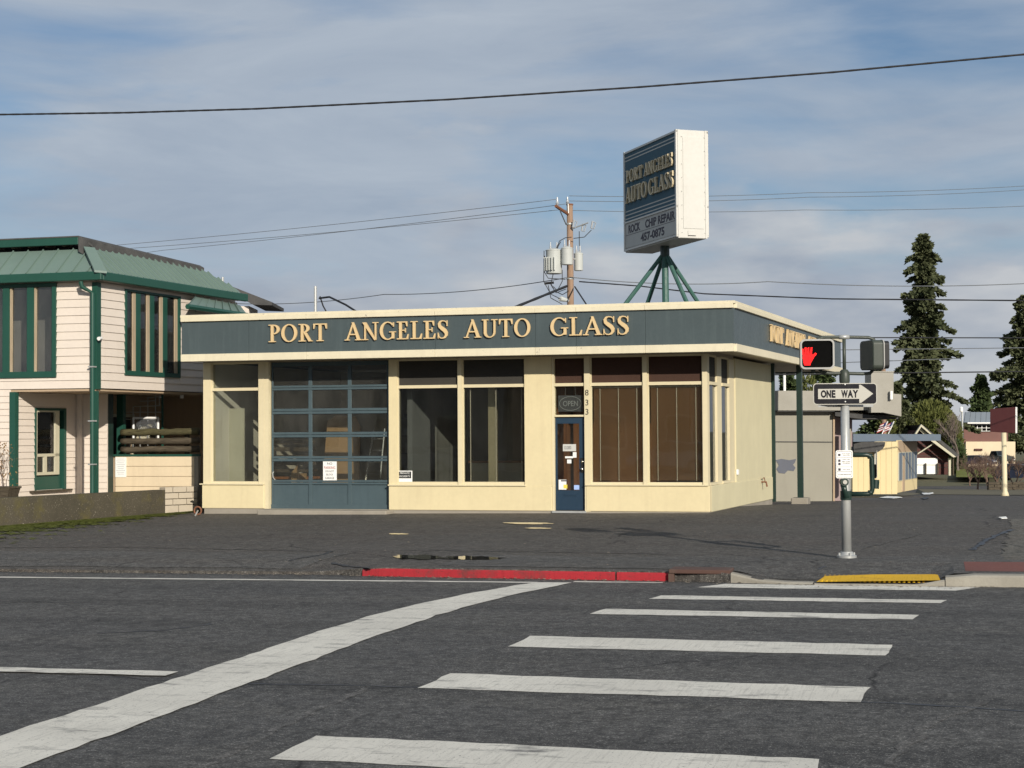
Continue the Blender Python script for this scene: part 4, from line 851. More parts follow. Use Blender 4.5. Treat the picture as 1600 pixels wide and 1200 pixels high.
# the one way sign
ow = thing('one_way_sign', pp_(0, -.1, 632), 'black and white ONE WAY arrow sign on the signal pole', 'road sign')
oc = pp_(m2(1316), -.085, 615.5); ow_w, ow_h = 99.5 / FOC * pd, 33.5 / FOC * pd; oa = R(-2.0); ox_ = (rw * math.cos(oa) + UP * math.sin(oa) * 0 + fw * 0).normalized()
oy_ = fw
MT['signblack'] = paint('faded_black_sheeting', (.013, .013, .017), .7, .1, .15, (.03, .03, .035), bmp=.02, spec=.15); MT['signwhite'] = paint('reflective_white', (.40, .39, .345), .5, .05, .15, (.3, .28, .25), bmp=.02)
mb = MB(); loop(mb, oc, ox_, oy_, rrect(0, 0, ow_w, ow_h, .045), -.006, 0); mb.build('plate', MT['signwhite'], ow)
mb = MB(); loop(mb, oc, ox_, oy_, rrect(0, 0, ow_w - .022, ow_h - .022, .038), -.008, -.0062); mb.build('black_field', MT['signblack'], ow)
hw_ = ow_w / 2
arrow = [(-hw_ * .85, -ow_h * .235), (hw_ * .44, -ow_h * .235), (hw_ * .44, -ow_h * .42), (hw_ * .50, -ow_h * .42), (hw_ * .88, 0), (hw_ * .50, ow_h * .42), (hw_ * .44, ow_h * .42), (hw_ * .44, ow_h * .235), (-hw_ * .85, ow_h * .235)]
mb = MB(); loop(mb, oc, ox_, oy_, arrow, -.0095, -.0082); mb.build('arrow', MT['signwhite'], ow)
for txt, x0_, w_ in (('O', -.765, .16), ('N', -.585, .13), ('E', -.425, .11), ('W', -.125, .19), ('A', .075, .16), ('Y', .235, .16)):
    text_obj('letter', txt, MT['signblack'], oc + ox_ * (hw_ * x0_) + UP * (-ow_h * .18) + oy_ * (-.0105), ox_, UP, ow_h * .36, ow, .001, width=hw_ * w_ * 1.1, bold=.05)
for z_ in (.44, -.36):
    mb = MB(); q0 = oc + UP * (ow_h * z_) - oy_ * .008; mb.tube([q0, q0 - oy_ * .012], .01, 8); mb.build('bolt', MT['steel'], ow)
mb = MB(); mb.box(-.03, .03, -.085, .0, -.1, .1, fr=lambda a, b, c: oc + rw * a + fw * (b + .085) + UP * c); mb.build('bracket', MT['steel'], ow)
# second plate behind, seen edge on, at right angles
o2 = thing('one_way_sign', pp_(.04, .1, 640), 'edge of a second street sign mounted behind the ONE WAY arrow', 'road sign')
mb = MB(); e2 = (rw * math.cos(R(24)) + fw * math.sin(R(24)) * 1).normalized(); c3 = pp_(0, .09, 618)
mb.hexa([c3 + e2 * a + (fw * b) + UP * c for c in (-.155, .155) for a, b in ((-.42, 0), (.5, 0), (.5, .006), (-.42, .006))]); mb.build('plate', MT['steel'], o2)
# push button, instruction plate and its pipe loop
ip = thing('instruction_sign', pp_(m2(1313), -.09, 747), 'white crossing instruction plate with small symbols above the push button', 'sign')
ic = pp_(m2(1313.5), -.085, 725.3); iw, ih = 26.5 / FOC * pd, 43.5 / FOC * pd
mb = MB(); loop(mb, ic, rw, fw, rrect(0, 0, iw, ih, .025), -.004, 0); mb.build('plate', MT['white'], ip)
mb = MB(); P_ = rrect(0, 0, iw * .90, ih * .93, .02); Q_ = rrect(0, 0, iw * .86, ih * .905, .018)
i0 = mb.pts([hq(ic, rw, fw, p, -.0055) for p in P_] + [hq(ic, rw, fw, p, -.0055) for p in Q_]); n_ = len(P_)
for k in range(n_): mb.f.append((i0 + k, i0 + (k + 1) % n_, i0 + n_ + (k + 1) % n_, i0 + n_ + k))
for z_ in (.23, -.10, -.27):
    mb.poly([hq(ic, rw, fw, p, -.0055) for p in ((-iw * .43, ih * z_), (iw * .43, ih * z_), (iw * .43, ih * (z_ + .012)), (-iw * .43, ih * (z_ + .012)))])
mb.build('border', MT['ink'], ip, recalc=False)
for z_ in (.335, .13, .01, -.185):
    mb = MB(); mb.poly([hq(ic, rw, fw, p, -.006) for p in ((-iw * .36, ih * (z_ - .045)), (-iw * .22, ih * (z_ - .045)), (-iw * .22, ih * (z_ + .045)), (-iw * .36, ih * (z_ + .045)))]); mb.build('symbol', MT['ink'], ip, recalc=False)
for txt, z_, w_ in (('START CROSSING', .37, .5), ('WATCH FOR', .31, .4), ('DONT START', .17, .45), ('FINISH CROSSING', .09, .5), ('IF STARTED', .03, .42), ('DONT CROSS', -.19, .44)):
    text_obj('lettering', txt, MT['ink'], ic + rw * (iw * .12) + UP * (ih * z_ - .006) - fw * .006, rw, UP, ih * .035, ip, .0005, width=iw * w_, align='CENTER')
text_obj('lettering', 'TO CROSS PUSH BUTTON', MT['ink'], ic + UP * (ih * -.39) - fw * .006, rw, UP, ih * .045, ip, .0005, width=iw * .74, align='CENTER')
pb = thing('push_button', pp_(m2(1313), -.1, 778), 'dark green crossing push button below the instruction plate', 'push button')
mb = MB(); mb.tube([pp_(m2(1313), -.13, 753), pp_(m2(1313), -.02, 753)], .055, 14); mb.build('button_housing', MT['dkgreen'], pb, smooth=False)
mb = MB(); mb.tube([pp_(m2(1313), -.145, 753), pp_(m2(1313), -.131, 753)], .03, 12); mb.build('button', MT['chrome'], pb)
mb = MB(); mb.tube([pp_(m2(1312), -.07, 757), pp_(m2(1314), -.07, 766), pp_(m2(1316), -.06, 775), pp_(m2(1319), -.03, 777)], [.045, .035, .045, .04], 10); mb.build('elbow', MT['dkgreen'], pb, smooth=True)
mb = MB(); mb.tube([(tx, ty, pz(781)), (tx, ty, pz(767))], .078, 16); mb.build('clamp', MT['dkgreen'], pb)
pl_ = thing('button_bracket', pp_(.2, 0, 778), 'dark green pipe loop holding a second button beside the pole', 'bracket')
mb = MB(); mb.tube([pp_(.03, 0, 711), pp_(m2(1351), 0, 711), pp_(m2(1357), 0, 713), pp_(m2(1358.5), 0, 718), pp_(m2(1359), 0, 763), pp_(m2(1358), 0, 769), pp_(m2(1352), 0, 772), pp_(.06, 0, 772)], .033, 10); mb.build('pipe', MT['dkgreen'], pl_, smooth=True)
for a_, py_ in ((m2(1358), 713.5), (m2(1358), 770)):
    mb = MB(); mb.tube([pp_(a_ - .05, 0, py_), pp_(a_ + .012, 0, py_)], .034, 10); mb.build('fitting', MT['dkgreen'], pl_, smooth=True)
mb = MB(); mb.tube([pp_(m2(1364), .02, 764), pp_(m2(1365), .02, 750)], .05, 12); mb.build('button_housing', MT['dkgreen'], pl_)
mb = MB(); mb.hexa([pp_(a, b, c) for c in (748, 726) for a, b in ((m2(1361), -.02), (m2(1367), .06), (m2(1367), .1), (m2(1361), .02))]); mb.build('plate', MT['black'], pl_)
mb = MB(); mb.hexa([pp_(a, b, c) for c in (746, 704) for a, b in ((m2(1366), -.02), (m2(1370), .18), (m2(1370.5), .18), (m2(1366.5), -.02))]); mb.build('plate', MT['signwhite'], pl_)

# ================================================================== utility pole with transformers
UD = 71.0
def uq(px, py, dd=0): return at(px, py, UD + dd)
ub = uq(893, 700); uz0 = hz(ub.x, ub.y) - .3
up_ = thing('utility_pole', (ub.x, ub.y, uz0), 'tall brown wooden utility pole rising behind the shop roof', 'utility pole')
def uz(py): return uq(893, py).z
mb = MB(); mb.tube([(ub.x, ub.y, uz0), (ub.x, ub.y, uz(470)), (ub.x, ub.y, uz(318))], [.20, .15, .135], 14); mb.build('shaft', MT['polewood'], up_, smooth=True)
mb = MB(); mb.tube([(ub.x, ub.y, uz(319)), (ub.x, ub.y, uz(317))], .16, 12); mb.build('cap', MT['rust'], up_)
def ux(px, py, dd=0): return Vector((ub.x, ub.y, 0)) + rw * ((px - 893) / FOC * UD) + fw * dd + UP * uz(py)
mb = MB(); a_, b_ = ux(870, 325, -1.0), ux(892, 334, 0); dn = (b_ - a_).normalized(); mb.tube([a_, b_ + dn * .1], .07, 6); mb.build('crossarm', MT['rust'], up_)
mb = MB(); mb.tube([ux(877, 331, -.7), ux(887, 350, -.1)], .03, 6); mb.build('brace', MT['wire_thin'], up_)
MT['insul'] = plain('insulator_grey', (.32, .34, .36), .3)
for px_, p0, p1, dd in ((872.5, 324, 311, -.9), (889.5, 317, 306, 0)):
    mb = MB(); mb.tube([ux(px_, p0, dd), ux(px_, (p0 + p1) / 2 + 3, dd), ux(px_, (p0 + p1) / 2, dd), ux(px_, p1, dd)], [.03, .08, .05, .03], 8); mb.build('insulator', MT['insul'], up_)
mb = MB(); mb.tube([ux(890, 316, -.14), ux(890.5, 333, -.15)], .03, 6); mb.build('pole_bracket', MT['steel'], up_)
for py_ in (350, 436):
    mb = MB(); mb.tube([(ub.x, ub.y, uz(py_)), (ub.x, ub.y, uz(py_ - 2.5))], .175, 12); mb.build('band', MT['steel'], up_)
mb = MB(); mb.tube([ux(895, 357, -.1), ux(908, 353, -.3), ux(921, 349, -.5)], .03, 6); mb.build('cutout_arm', MT['steel'], up_)
for px_, py_ in ((900, 350), (914, 356), (929, 352)):
    mb = MB(); mb.tube([ux(px_ - 3, py_ + 5, -.3), ux(px_ - 1, py_ - 6, -.3)], .045, 6); mb.tube([ux(px_ - 1, py_ - 6, -.3), ux(px_ + 4, py_ - 3, -.35)], .02, 5); mb.tube([ux(px_ + 4, py_ - 3, -.35), ux(px_ + 1, py_ + 6, -.35)], .025, 5); mb.tube([ux(px_ + 1, py_ + 6, -.35), ux(px_ - 3, py_ + 5, -.3)], .02, 5); mb.build('fuse_cutout', MT['insul'], up_)
def can(px0, px1, py0, py1, dd, label, fins):
    r_ = (px1 - px0) / 2 / FOC * UD; c_ = ux((px0 + px1) / 2, py1, dd); zb_, zt_ = uz(py1), uz(py0)
    t = thing('transformer', c_, label, 'transformer', 'transformers on the utility pole')
    mb = MB(); mb.tube([(c_.x, c_.y, zb_), (c_.x, c_.y, zb_ + .06), (c_.x, c_.y, zt_ - .16), (c_.x, c_.y, zt_ - .12)], [r_ * .9, r_ * .94, r_ * .94, r_ * .97], 18); shade_auto(mb.build('tank', MT['can'], t))
    mb = MB(); mb.tube([(c_.x, c_.y, zt_ - .119), (c_.x, c_.y, zt_ - .09), (c_.x, c_.y, zt_)], [r_, r_, r_ * .35], 18); shade_auto(mb.build('lid', MT['can'], t))
    if fins:
        for k in range(7):
            a = R(185 + k * 17); e = Vector((math.cos(a), math.sin(a), 0)); s_ = Vector((-e.y, e.x, 0)) * .02; mb = MB(); c0 = Vector((c_.x, c_.y, 0)) + e * r_ * .9; c1 = c0 + e * .13; lo, hi = UP * (zb_ + .12), UP * (zt_ - .42)
            mb.hexa([c0 - s_ + lo, c1 - s_ + lo, c1 + s_ + lo, c0 + s_ + lo, c0 - s_ + hi, c1 - s_ + hi, c1 + s_ + hi, c0 + s_ + hi]); mb.build('cooling_fin', MT['can'], t)
    for a in (40, 200):
        mb = MB(); e = Vector((math.cos(R(a)), math.sin(R(a)), 0)) * r_ * .4; q0 = Vector((c_.x, c_.y, zt_ - .07)) + e; mb.tube([q0, q0 + UP * .14, q0 + UP * .16, q0 + UP * .34], [.05, .05, .035, .025], 8); mb.build('bushing', MT['insul'], t)
    mb = MB(); m_ = Vector((ub.x, ub.y, 0)); q1 = Vector((c_.x, c_.y, 0)); mb.tube([q1 + UP * (zb_ + .5), m_ + UP * (zb_ + .5)], .04, 6); mb.build('hanger', MT['steel'], t)
can(854, 880.5, 388, 428, -.35, 'large finned grey transformer left of the wooden pole', True); can(878, 897, 386, 415, -.62, 'middle grey transformer mounted in front of the wooden pole', False); can(899, 914, 391, 421, .3, 'small pale transformer right of the wooden pole', False)
# cable loops under the transformers
for k, pts in enumerate(([(853, 400), (852, 425), (858, 435), (885, 437)], [(852, 392), (851, 440), (862, 460), (878, 468)], [(866, 428), (862, 445), (870, 458), (886, 452)], [(862, 443), (868, 455), (880, 461), (890, 455)], [(880, 422), (880, 440), (872, 455), (866, 448)], [(878, 378), (874, 385), (872, 392)], [(895, 371), (885, 372), (876, 377), (872, 388)], [(926, 360), (915, 371), (898, 373)], [(907, 362), (907, 385)], [(858, 446), (862, 466), (880, 476)])):
    mb = MB(); P = [ux(a, b, -.4) for a, b in pts]
    Q = []
    for i in range(len(P) - 1):
        for t in range(5): Q.append(P[i].lerp(P[i + 1], t / 5))
    Q.append(P[-1]); mb.tube(Q, .018, 5); mb.build('cable', MT['wire'], up_)
mb = MB(); mb.tube([ux(852, 443, -.3), ux(867, 441.5, -.3)], .06, 6); mb.build('splice_box', MT['wire'], up_)
mb = MB(); mb.tube([ux(874, 468.5, -.3), ux(878, 467, -.3), ux(890, 470, -.2)], [.07, .12, .06], 10); mb.build('street_light_head', MT['can'], up_)

# ================================================================== wires
def wire(pts, r, label, mat='wire', sag=0.0, n=26, twist=0, cat='cable', name='power_line'):
    P = []
    for i in range(len(pts) - 1):
        a, b = pts[i], pts[i + 1]
        for k in range(n):
            t = k / n; q = a.lerp(b, t); q = q - UP * (sag * 4 * t * (1 - t)); P.append(q)
    P.append(pts[-1]); mb = MB()
    if twist:
        # a bundled drop: conductor twisted round its messenger
        rs = [r * (1 + .10 * math.sin(k * 2.1)) for k in range(len(P))]; mb.tube(P, rs, 6)
    else: mb.tube(P, r, 5)
    o = mb.build(name, MT[mat], None, smooth=True); tag(o, label, cat); return o
def curve_px(pts, d0, d1):
    pts = list(pts)
    if pts[-1][0] >= 1640:      # lines that leave the view run on to the next span
        (xa, ya), (xb, yb) = pts[-2], pts[-1]; pts.append((xb + 700, yb + (yb - ya) / (xb - xa) * 700)); d1 += (d1 - d0) * .4
    if pts[0][0] <= -60:
        (xa, ya), (xb, yb) = pts[0], pts[1]; pts.insert(0, (xa - 600, ya - (yb - ya) / (xb - xa) * 600)); d0 -= (d1 - d0) * .25
    xs = [p[0] for p in pts]; return [at(x, y, d0 + (d1 - d0) * (x - xs[0]) / (xs[-1] - xs[0])) for x, y in pts]
wire(curve_px([(-60, 182), (0, 179), (200, 176), (400, 170), (700, 155.5), (1000, 136), (1300, 113), (1600, 85), (1680, 76)], 44, 40), .026, 'thick twisted black cable sweeping across the whole sky above the sign', n=30, twist=1)
# conductors from the pole head
for (lx, ly), (px_, py_), re_, lb in (((170, 384), (872.5, 311), None, 'uppermost thin conductor running left from the crossarm insulator'), ((255, 391), (889.5, 318), None, 'middle thin conductor running left below the pole head'), ((190, 389), (872, 328), (1640, 320), 'lowest thin conductor passing the crossarm and running right'), ((889.5, 306), (889.5, 306), (1640, 288), 'top thin conductor running right from the pole head'), ((889.5, 314), (889.5, 314), (1640, 294), 'second thin conductor running right just below the top one')):
    P = []
    if lx < 800: P.append(curve_px([(lx - 260, ly + (ly - py_) * .37), (lx, ly), (px_, py_)], 95, UD))
    if re_:
        rx_, ry_ = re_; P.append(curve_px([(px_, py_), ((px_ + rx_) / 2, (py_ + ry_) / 2 + 4), (rx_, ry_)], UD, 88))
    pts = P[0] + (P[1][1:] if len(P) > 1 else [])
    wire(pts, .013, lb, 'wire_thin', .10)
wire(curve_px([(905, 440), (1000, 447), (1100, 459), (1300, 467), (1640, 470)], UD, 60), .030, 'thick black cable running right from the pole past the sign legs', twist=1, n=12)
wire(curve_px([(360, 474), (600, 460), (885, 434)], 90, UD), .02, 'thin service wire running left from the pole above the shop roof', 'wire_thin', .2); wire(curve_px([(890, 433), (1200, 440), (1640, 441)], UD, 80), .02, 'thin wire running right behind the sign legs', 'wire_thin', .2)
wire(curve_px([(886, 447), (812, 477), (760, 498)], UD - .5, 58), .055, 'heavy black service drop falling left from the pole to the shop', twist=1, n=10); wire(curve_px([(898, 448), (915, 474), (930, 500)], UD, 62), .035, 'black guy cable falling right from the pole', n=8)
wire(curve_px([(1180, 523), (1322, 527.5), (1640, 528)], 62, 70), .024, 'black street cable crossing behind the signal heads', n=10); wire(curve_px([(1180, 586), (1380, 583), (1640, 580)], 62, 70), .026, 'lower black street cable crossing level with the collar', n=10)
wire(curve_px([(1250, 547), (1330, 546.5), (1640, 543)], 75, 82), .02, 'thin wire crossing between the two black street cables', 'wire_thin', n=10); wire(curve_px([(1250, 570), (1330, 566), (1500, 560)], 75, 80), .02, 'thin sloping wire behind the turned signal head', 'wire_thin', n=10)
# service mast behind the parapet
mq = at(493, 520, 62); ms = thing('service_mast', (mq.x, mq.y, hz(mq.x, mq.y)), 'thin grey service mast standing behind the left end of the shop roof', 'mast')
mb = MB(); mb.tube([(mq.x, mq.y, hz(mq.x, mq.y)), (mq.x, mq.y, at(493, 447, 62).z)], .06, 8); mb.build('pipe', MT['steel'], ms)
wire(curve_px([(500, 463), (505, 478), (511, 489)], 62, 62), .03, 'short black drop cable beside the grey service mast', n=8); wire(curve_px([(499, 466), (515, 464), (540, 476), (565, 492)], 62, 58), .04, 'black looped cable running from the service mast to the roof', n=8)
# ================================================================== the green roofed house
HX, HY = -18.8, 33.28
def FH(u_, v, z): return Vector((HX + u_ + VX * v, HY + VY * v, z))
def uH(px, v=0): return on_y(px, 600, HY + VY * v).x - HX - VX * v
def vH(px, u_=0):
    d = ray(px, 600); k = d.x / d.y; return (k * HY - HX - u_) / (VX - k * VY)
def zH(px, py, v=0): return on_y(px, py, HY + VY * v).z
house = thing('green_roofed_house', (-21, 36, .3), 'two storey blush sided house with green metal skirt roof left of the shop', 'house')
def hb_(name, boxes, mat, par=None, **k):
    mb = MB()
    for b in boxes: mb.box(*b, fr=FH)
    return mb.build(name, mat, par or house, **k)
Z2, ZE, ZG = zH(150, 606), zH(150, 441), .30
HV = 6.4
def boards(face, a0, a1, z0, z1, step, openings, mat, par, plane=0.0, sign=1):
    """lap siding, one object per board run; face 'f' = front (along u) or 's' = right side (along v)"""
    n = max(1, round((z1 - z0) / step)); step = (z1 - z0) / n
    for k in range(n):
        za, zb_ = z0 + k * step, z0 + (k + 1) * step
        segs = [(a0, a1, za, zb_)]
        for oa, ob, oz0, oz1 in openings:
            if oz0 < zb_ and oz1 > za:
                ns_ = []
                for s0, s1, c0, c1 in segs:
                    if ob <= s0 or oa >= s1: ns_.append((s0, s1, c0, c1)); continue
                    if oa > s0: ns_.append((s0, oa, c0, c1))
                    if ob < s1: ns_.append((ob, s1, c0, c1))
                    m0, m1 = max(s0, oa), min(s1, ob)
                    if oz0 > c0 + .01: ns_.append((m0 + .001, m1 - .001, c0, oz0))
                    if oz1 < c1 - .01: ns_.append((m0 + .001, m1 - .001, oz1, c1))
                segs = ns_
        for s0, s1, c0, c1 in segs:
            if s1 - s0 < .02: continue
            mb = MB()
            def q(a, d, z): return FH(a, plane - d, z) if face == 'f' else FH(plane + d * sign, a, z)
            lo, hi = .030 + random.uniform(-.002, .003), .006
            mb.hexa([q(s0, lo, c0 - .004), q(s1, lo, c0 - .004), q(s1, -.02, c0 - .004), q(s0, -.02, c0 - .004), q(s0, hi, c1 - .001), q(s1, hi, c1 - .001), q(s1, -.02, c1 - .001), q(s0, -.02, c1 - .001)])
            mb.build('siding_board', mat, par)
wA, wB = uH(-60), uH(89); wz0, wz1 = zH(60, 590), zH(60, 443)
sA, sB = vH(193.5), vH(280); sz0, sz1 = zH(150, 606) + .33, ZE - .06
boards('f', -8, -.10, Z2, ZE, .1955, [(wA, wB, wz0, wz1)], MT['siding'], house)
boards('s', .12, HV, Z2, ZE, .1955, [(sA, sB, sz0, sz1)], MT['siding'], house)
# upper window of the front: frame, posts, panes
wf = hb_('window', [(wA, wB, -.06, .1, wz0, wz0 + .14), (wA, wB, -.06, .1, wz1 - .08, wz1), (wB - .10, wB, -.06, .1, wz0 + .14, wz1 - .08)], MT['hgreen'])
xs_ = [wA, uH(6), uH(16), uH(44), uH(54), wB - .1]
for a, b in ((xs_[1], xs_[2]), (xs_[3], xs_[4])): hb_('mullion', [(a, b, -.055, .1, wz0 + .141, wz1 - .081)], MT['hgreen'], wf)
MT['rawwood'] = wood('weathered_jamb', (.28, .22, .15), (.42, .34, .24), (8, 8, .6))
for a, b in ((wA, xs_[1]), (xs_[2], xs_[3]), (xs_[4], xs_[5])):
    hb_('pane', [(a, b, .04, .048, wz0 + .141, wz1 - .081)], MT['pane_house'], wf); hb_('jamb', [(a + .001, a + .035, -.02, .039, wz0 + .141, wz1 - .081)], MT['rawwood'], wf)
# upper window of the right side
mb = MB()
for v0, v1, z0_, z1_ in ((sA, sB, sz0, sz0 + .11), (sA, sB, sz1 - .05, sz1), (sA, sA + .07, sz0 + .11, sz1 - .05), (sB - .06, sB, sz0 + .11, sz1 - .05)): mb.box(-.08, .045, v0, v1, z0_, z1_, fr=FH)
sf = mb.build('window', MT['hgreen'], house)
mp_ = [(sA + .09, None)]; cuts = [vH(p) for p in (207.5, 217.5, 229.5, 239, 250, 259.5)]
for a, b in ((0, 1), (2, 3), (4, 5)): hb_('mullion', [(-.05, .0, cuts[a] + .14, cuts[b] + .06, sz0 + .111, sz1 - .051)], MT['hgreen'], sf)
edges = [sA + .07, cuts[0] + .14, cuts[1] + .06, cuts[2] + .14, cuts[3] + .06, cuts[4] + .14, cuts[5] + .06, sB - .06]
for k in range(0, 8, 2):
    hb_('pane', [(-.05, -.042, edges[k], edges[k + 1], sz0 + .111, sz1 - .051)], MT['pane_house'], sf); hb_('jamb', [(-.04, -.01, edges[k + 1] - .12, edges[k + 1] - .001, sz0 + .111, sz1 - .051)], MT['rawwood'], sf)
# rooms behind the glass
MT['roomdark'] = plain('dim_room', (.20, .19, .18), .9); MT['curtain'] = plain('dim_curtain', (.42, .39, .36), .9)
hb_('room_wall', [(-4.8, -.15, 1.4, 1.5, Z2, ZE)], MT['roomdark']); hb_('room_floor', [(-7.9, -.15, .03, HV, Z2 - .02, Z2 + .02)], MT['roomdark']); hb_('room_wall', [(-1.5, -1.45, 1.5, HV - .1, Z2, ZE)], MT['curtain'])
hb_('room_ceiling', [(-7.9, -.05, .03, HV, ZE, ZE + .06)], MT['siding'])
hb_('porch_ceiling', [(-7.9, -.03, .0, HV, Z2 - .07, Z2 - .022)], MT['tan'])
hb_('wall', [(-8.03, -8.001, .0, HV, .1, ZE)], MT['siding']); hb_('wall', [(-8, -2.21, HV - .03, HV, .1, Z2 - .08)], MT['siding']); hb_('wall', [(-8, -.03, HV - .03, HV, Z2 + .03, ZE)], MT['siding'])
# corner board and downspout
hb_('corner_board', [(-.10, .035, -.035, .12, Z2 - .03, ZE)], MT['hgreen'])
ds = MB(); du = uH(149); ds.tube([FH(-.22, -.30, ZE + .0), FH(-.20, -.28, ZE - .12), FH(-.04, -.10, ZE - .26), FH(-.04, -.10, .3)], .055, 10); shade_auto(ds.build('downspout', MT['hgreen'], house))
hb_('post', [(-.11, -.0, -.02, .09, .2, Z2 - .071)], MT['hgreen'])
for z_ in (1.05, 2.05, 3.3): hb_('strap', [(-.115, .025, -.165, -.02, z_, z_ + .03)], MT['steel'])
mb = MB(); q0 = FH(.06, .1, zH(155, 527)); mb.tube([q0, q0 + Vector((.05, -.1, -.02)), q0 + Vector((.05, -.22, -.04))], [.025, .03, .045], 8); mb.build('security_light', MT['white'], house)
# lower storey: flush front wall, then a side wall set back under the upper floor with a half glazed door
uP0, uP1 = uH(17), uH(26)
boards('f', -8, uP0, .1, Z2 - .01, .155, [], MT['siding'], house)
hb_('post', [(uP0, uP1, -.05, .08, .1, Z2 - .071)], MT['hgreen'])
uw = uP1 - .12; vP = vH(122, uw)
def zW(px, py): # height seen at a column of the set back side wall
    v_ = vH(px, uw); q = FH(uw, v_, 0); d = ray(px, py); return (CAM + d * ((q - CAM).dot(cF) / d.dot(cF))).z
dA, dB = vH(53, uw), vH(101.5, uw); dz0, dz1 = zW(75, 765), zW(75, 637.5)
boards('s', .09, vP, .1, Z2 - .075, .158, [(dA, dB, dz0, dz1)], MT['siding'], house, plane=uw)
def hs_(name, boxes, mat, par=None, **k):
    mb = MB()
    for v0, v1, d0, d1, z0_, z1_ in boxes: mb.box(uw + d0, uw + d1, v0, v1, z0_, z1_, fr=FH)
    return mb.build(name, mat, par or house, **k)
dg_ = hs_('porch_door', [(dA, dB, -.14, -.10, dz0, dz1), (dA, dA + .05, -.1, .045, dz0, dz1), (dB - .1, dB, -.1, .045, dz0, dz1), (dA + .05, dB - .1, -.1, -.02, dz0, dz0 + .32), (dA + .05, dB - .1, -.1, .04, dz1 - .06, dz1)], MT['hgreen'])
g0, g1 = dA + .06, vH(92, uw); h0, h1 = zW(75, 740), zW(75, 642); hm = zW(75, 711)
MT['almond'] = paint('almond_vinyl', (.50, .47, .35), .5, .05, .1)
wfr = hs_('window_frame', [(g0, g1, -.06, .02, h0 - .03, h0 + .04), (g0, g1, -.06, .02, hm - .035, hm + .035), (g0, g1, -.06, .02, h1 - .03, h1 + .02), (g0 - .001, g0 + .05, -.06, .02, h0 + .04, h1 - .03), (g1 - .16, g1, -.06, .02, h0 + .04, h1 - .03), ((g0 + g1) / 2 - .14, (g0 + g1) / 2 - .03, -.058, .018, h0 + .04, hm - .035)], MT['almond'], dg_)
hs_('pane', [(g0 + .05, g1 - .16, -.03, -.024, h0 + .04, hm - .035)], MT['pane'], dg_); hs_('pane', [(g0 + .05, g1 - .16, -.03, -.024, hm + .035, h1 - .03)], MT['pane'], dg_); hs_('curtain', [(g0 + .3, g1 - .05, -.09, -.08, h0, h1)], MT['tan'], dg_)
hs_('door_sill', [(dA - .2, dB + .15, .031, .12, dz0 - .05, dz0 - .005)], MT['log'])
uE = on_y(168, 690, HY + VY * vP).x - HX - VX * vP
boards('f', uw + .04, uE, .1, Z2 - .075, .158, [], MT['siding'], house, plane=vP)
hb_('pilaster', [(uw + .035, uw + .15, vP - .12, vP - .035, .1, Z2 - .072)], MT['siding'])
# side: sheltered patio under the upper floor
qa, qb = vH(157.5), vH(168)
vq = 3.3; uq_ = on_y(187.3, 650, HY + VY * vq).x - HX - VX * vq
hb_('post', [(uq_ - .09, uq_ + .09, vq, vq + .12, .2, Z2 - .071)], MT['hgreen']); hb_('wall', [(uE - .04, uE, vP + .03, vP + .25, .1, Z2 - .071)], MT['dkgreen'])
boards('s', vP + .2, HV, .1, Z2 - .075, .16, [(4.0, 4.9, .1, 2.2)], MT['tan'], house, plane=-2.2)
for a in (4.0,):
    d_ = hb_('patio_door', [(-2.26, -2.22, a, a + .9, .1, 2.2)], MT['black']); hb_('door_casing', [(-2.23, -2.15, a - .08, a - .001, .1, 2.28), (-2.23, -2.15, a + .901, a + .98, .1, 2.28), (-2.23, -2.15, a - .001, a + .901, 2.201, 2.28)], MT['almond'], d_)
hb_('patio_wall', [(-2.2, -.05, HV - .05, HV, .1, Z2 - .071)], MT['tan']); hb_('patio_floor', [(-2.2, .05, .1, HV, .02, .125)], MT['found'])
mb = MB(); q0 = FH(-.5, vH(284, -.5), Z2 - .16); mb.tube([q0, q0 + UP * .09], .05, 8); mb.build('porch_light', MT['white'], house)
# ---- skirt roof
OVH = .30; ZG0, ZG1 = zH(150, 439.5), zH(150, 426); RZ1 = zH(150, 384); RI = .45
TH = RZ1
roof = hb_('roof', [(-8, -.75, .7, HV - .6, ZG0 + .05, TH - .05)], MT['roofgreen'])
hb_('gutter', [(-8.3, OVH, -OVH, -OVH + .11, ZG0, ZG1)], MT['hgreen'], roof, bevel=.015); hb_('gutter', [(OVH - .11, OVH, -OVH + .112, HV + .05, ZG0, ZG1)], MT['hgreen'], roof, bevel=.015)
hb_('eave_soffit', [(-8, OVH - .12, -OVH + .112, .0, ZG0 + .02, ZG0 + .05), (.0, OVH - .12, .0, HV, ZG0 + .021, ZG0 + .051)], MT['siding'], roof)
def pan(P, name='roof_panel'):
    n_ = (P[1] - P[0]).cross(P[3] - P[0]).normalized(); n_ = n_ if n_.z > 0 else -n_; mb = MB(); mb.ext(P, n_ * -.02)
    e = (P[3] - P[0]); s_ = (P[1] - P[0]).normalized() * .022
    mb.hexa([P[0] - s_ * 0, P[0] + s_, P[3] + s_, P[3], P[0] + n_ * .045, P[0] + s_ + n_ * .045, P[3] + s_ + n_ * .045, P[3] + n_ * .045]); return mb.build(name, MT['roofgreen'], roof)
# front slope
st2 = .40; k = 0; a = OVH
FT = lambda a: FH(a, -OVH + .08, ZG1 - .01)
while a > -8:
    b = a - st2; ta, tb = min(a, -RI), min(b, -RI)
    tr = lambda x: 1.0
    def top(x):
        f = 1 if x <= -RI else (OVH - x) / (OVH + RI); return FH(min(x, OVH), -OVH + .08 + (RI + OVH - .08) * f, ZG1 - .01 + (RZ1 - ZG1) * f)
    pan([FT(b), FT(a), top(a), top(b)] if True else None); a = b
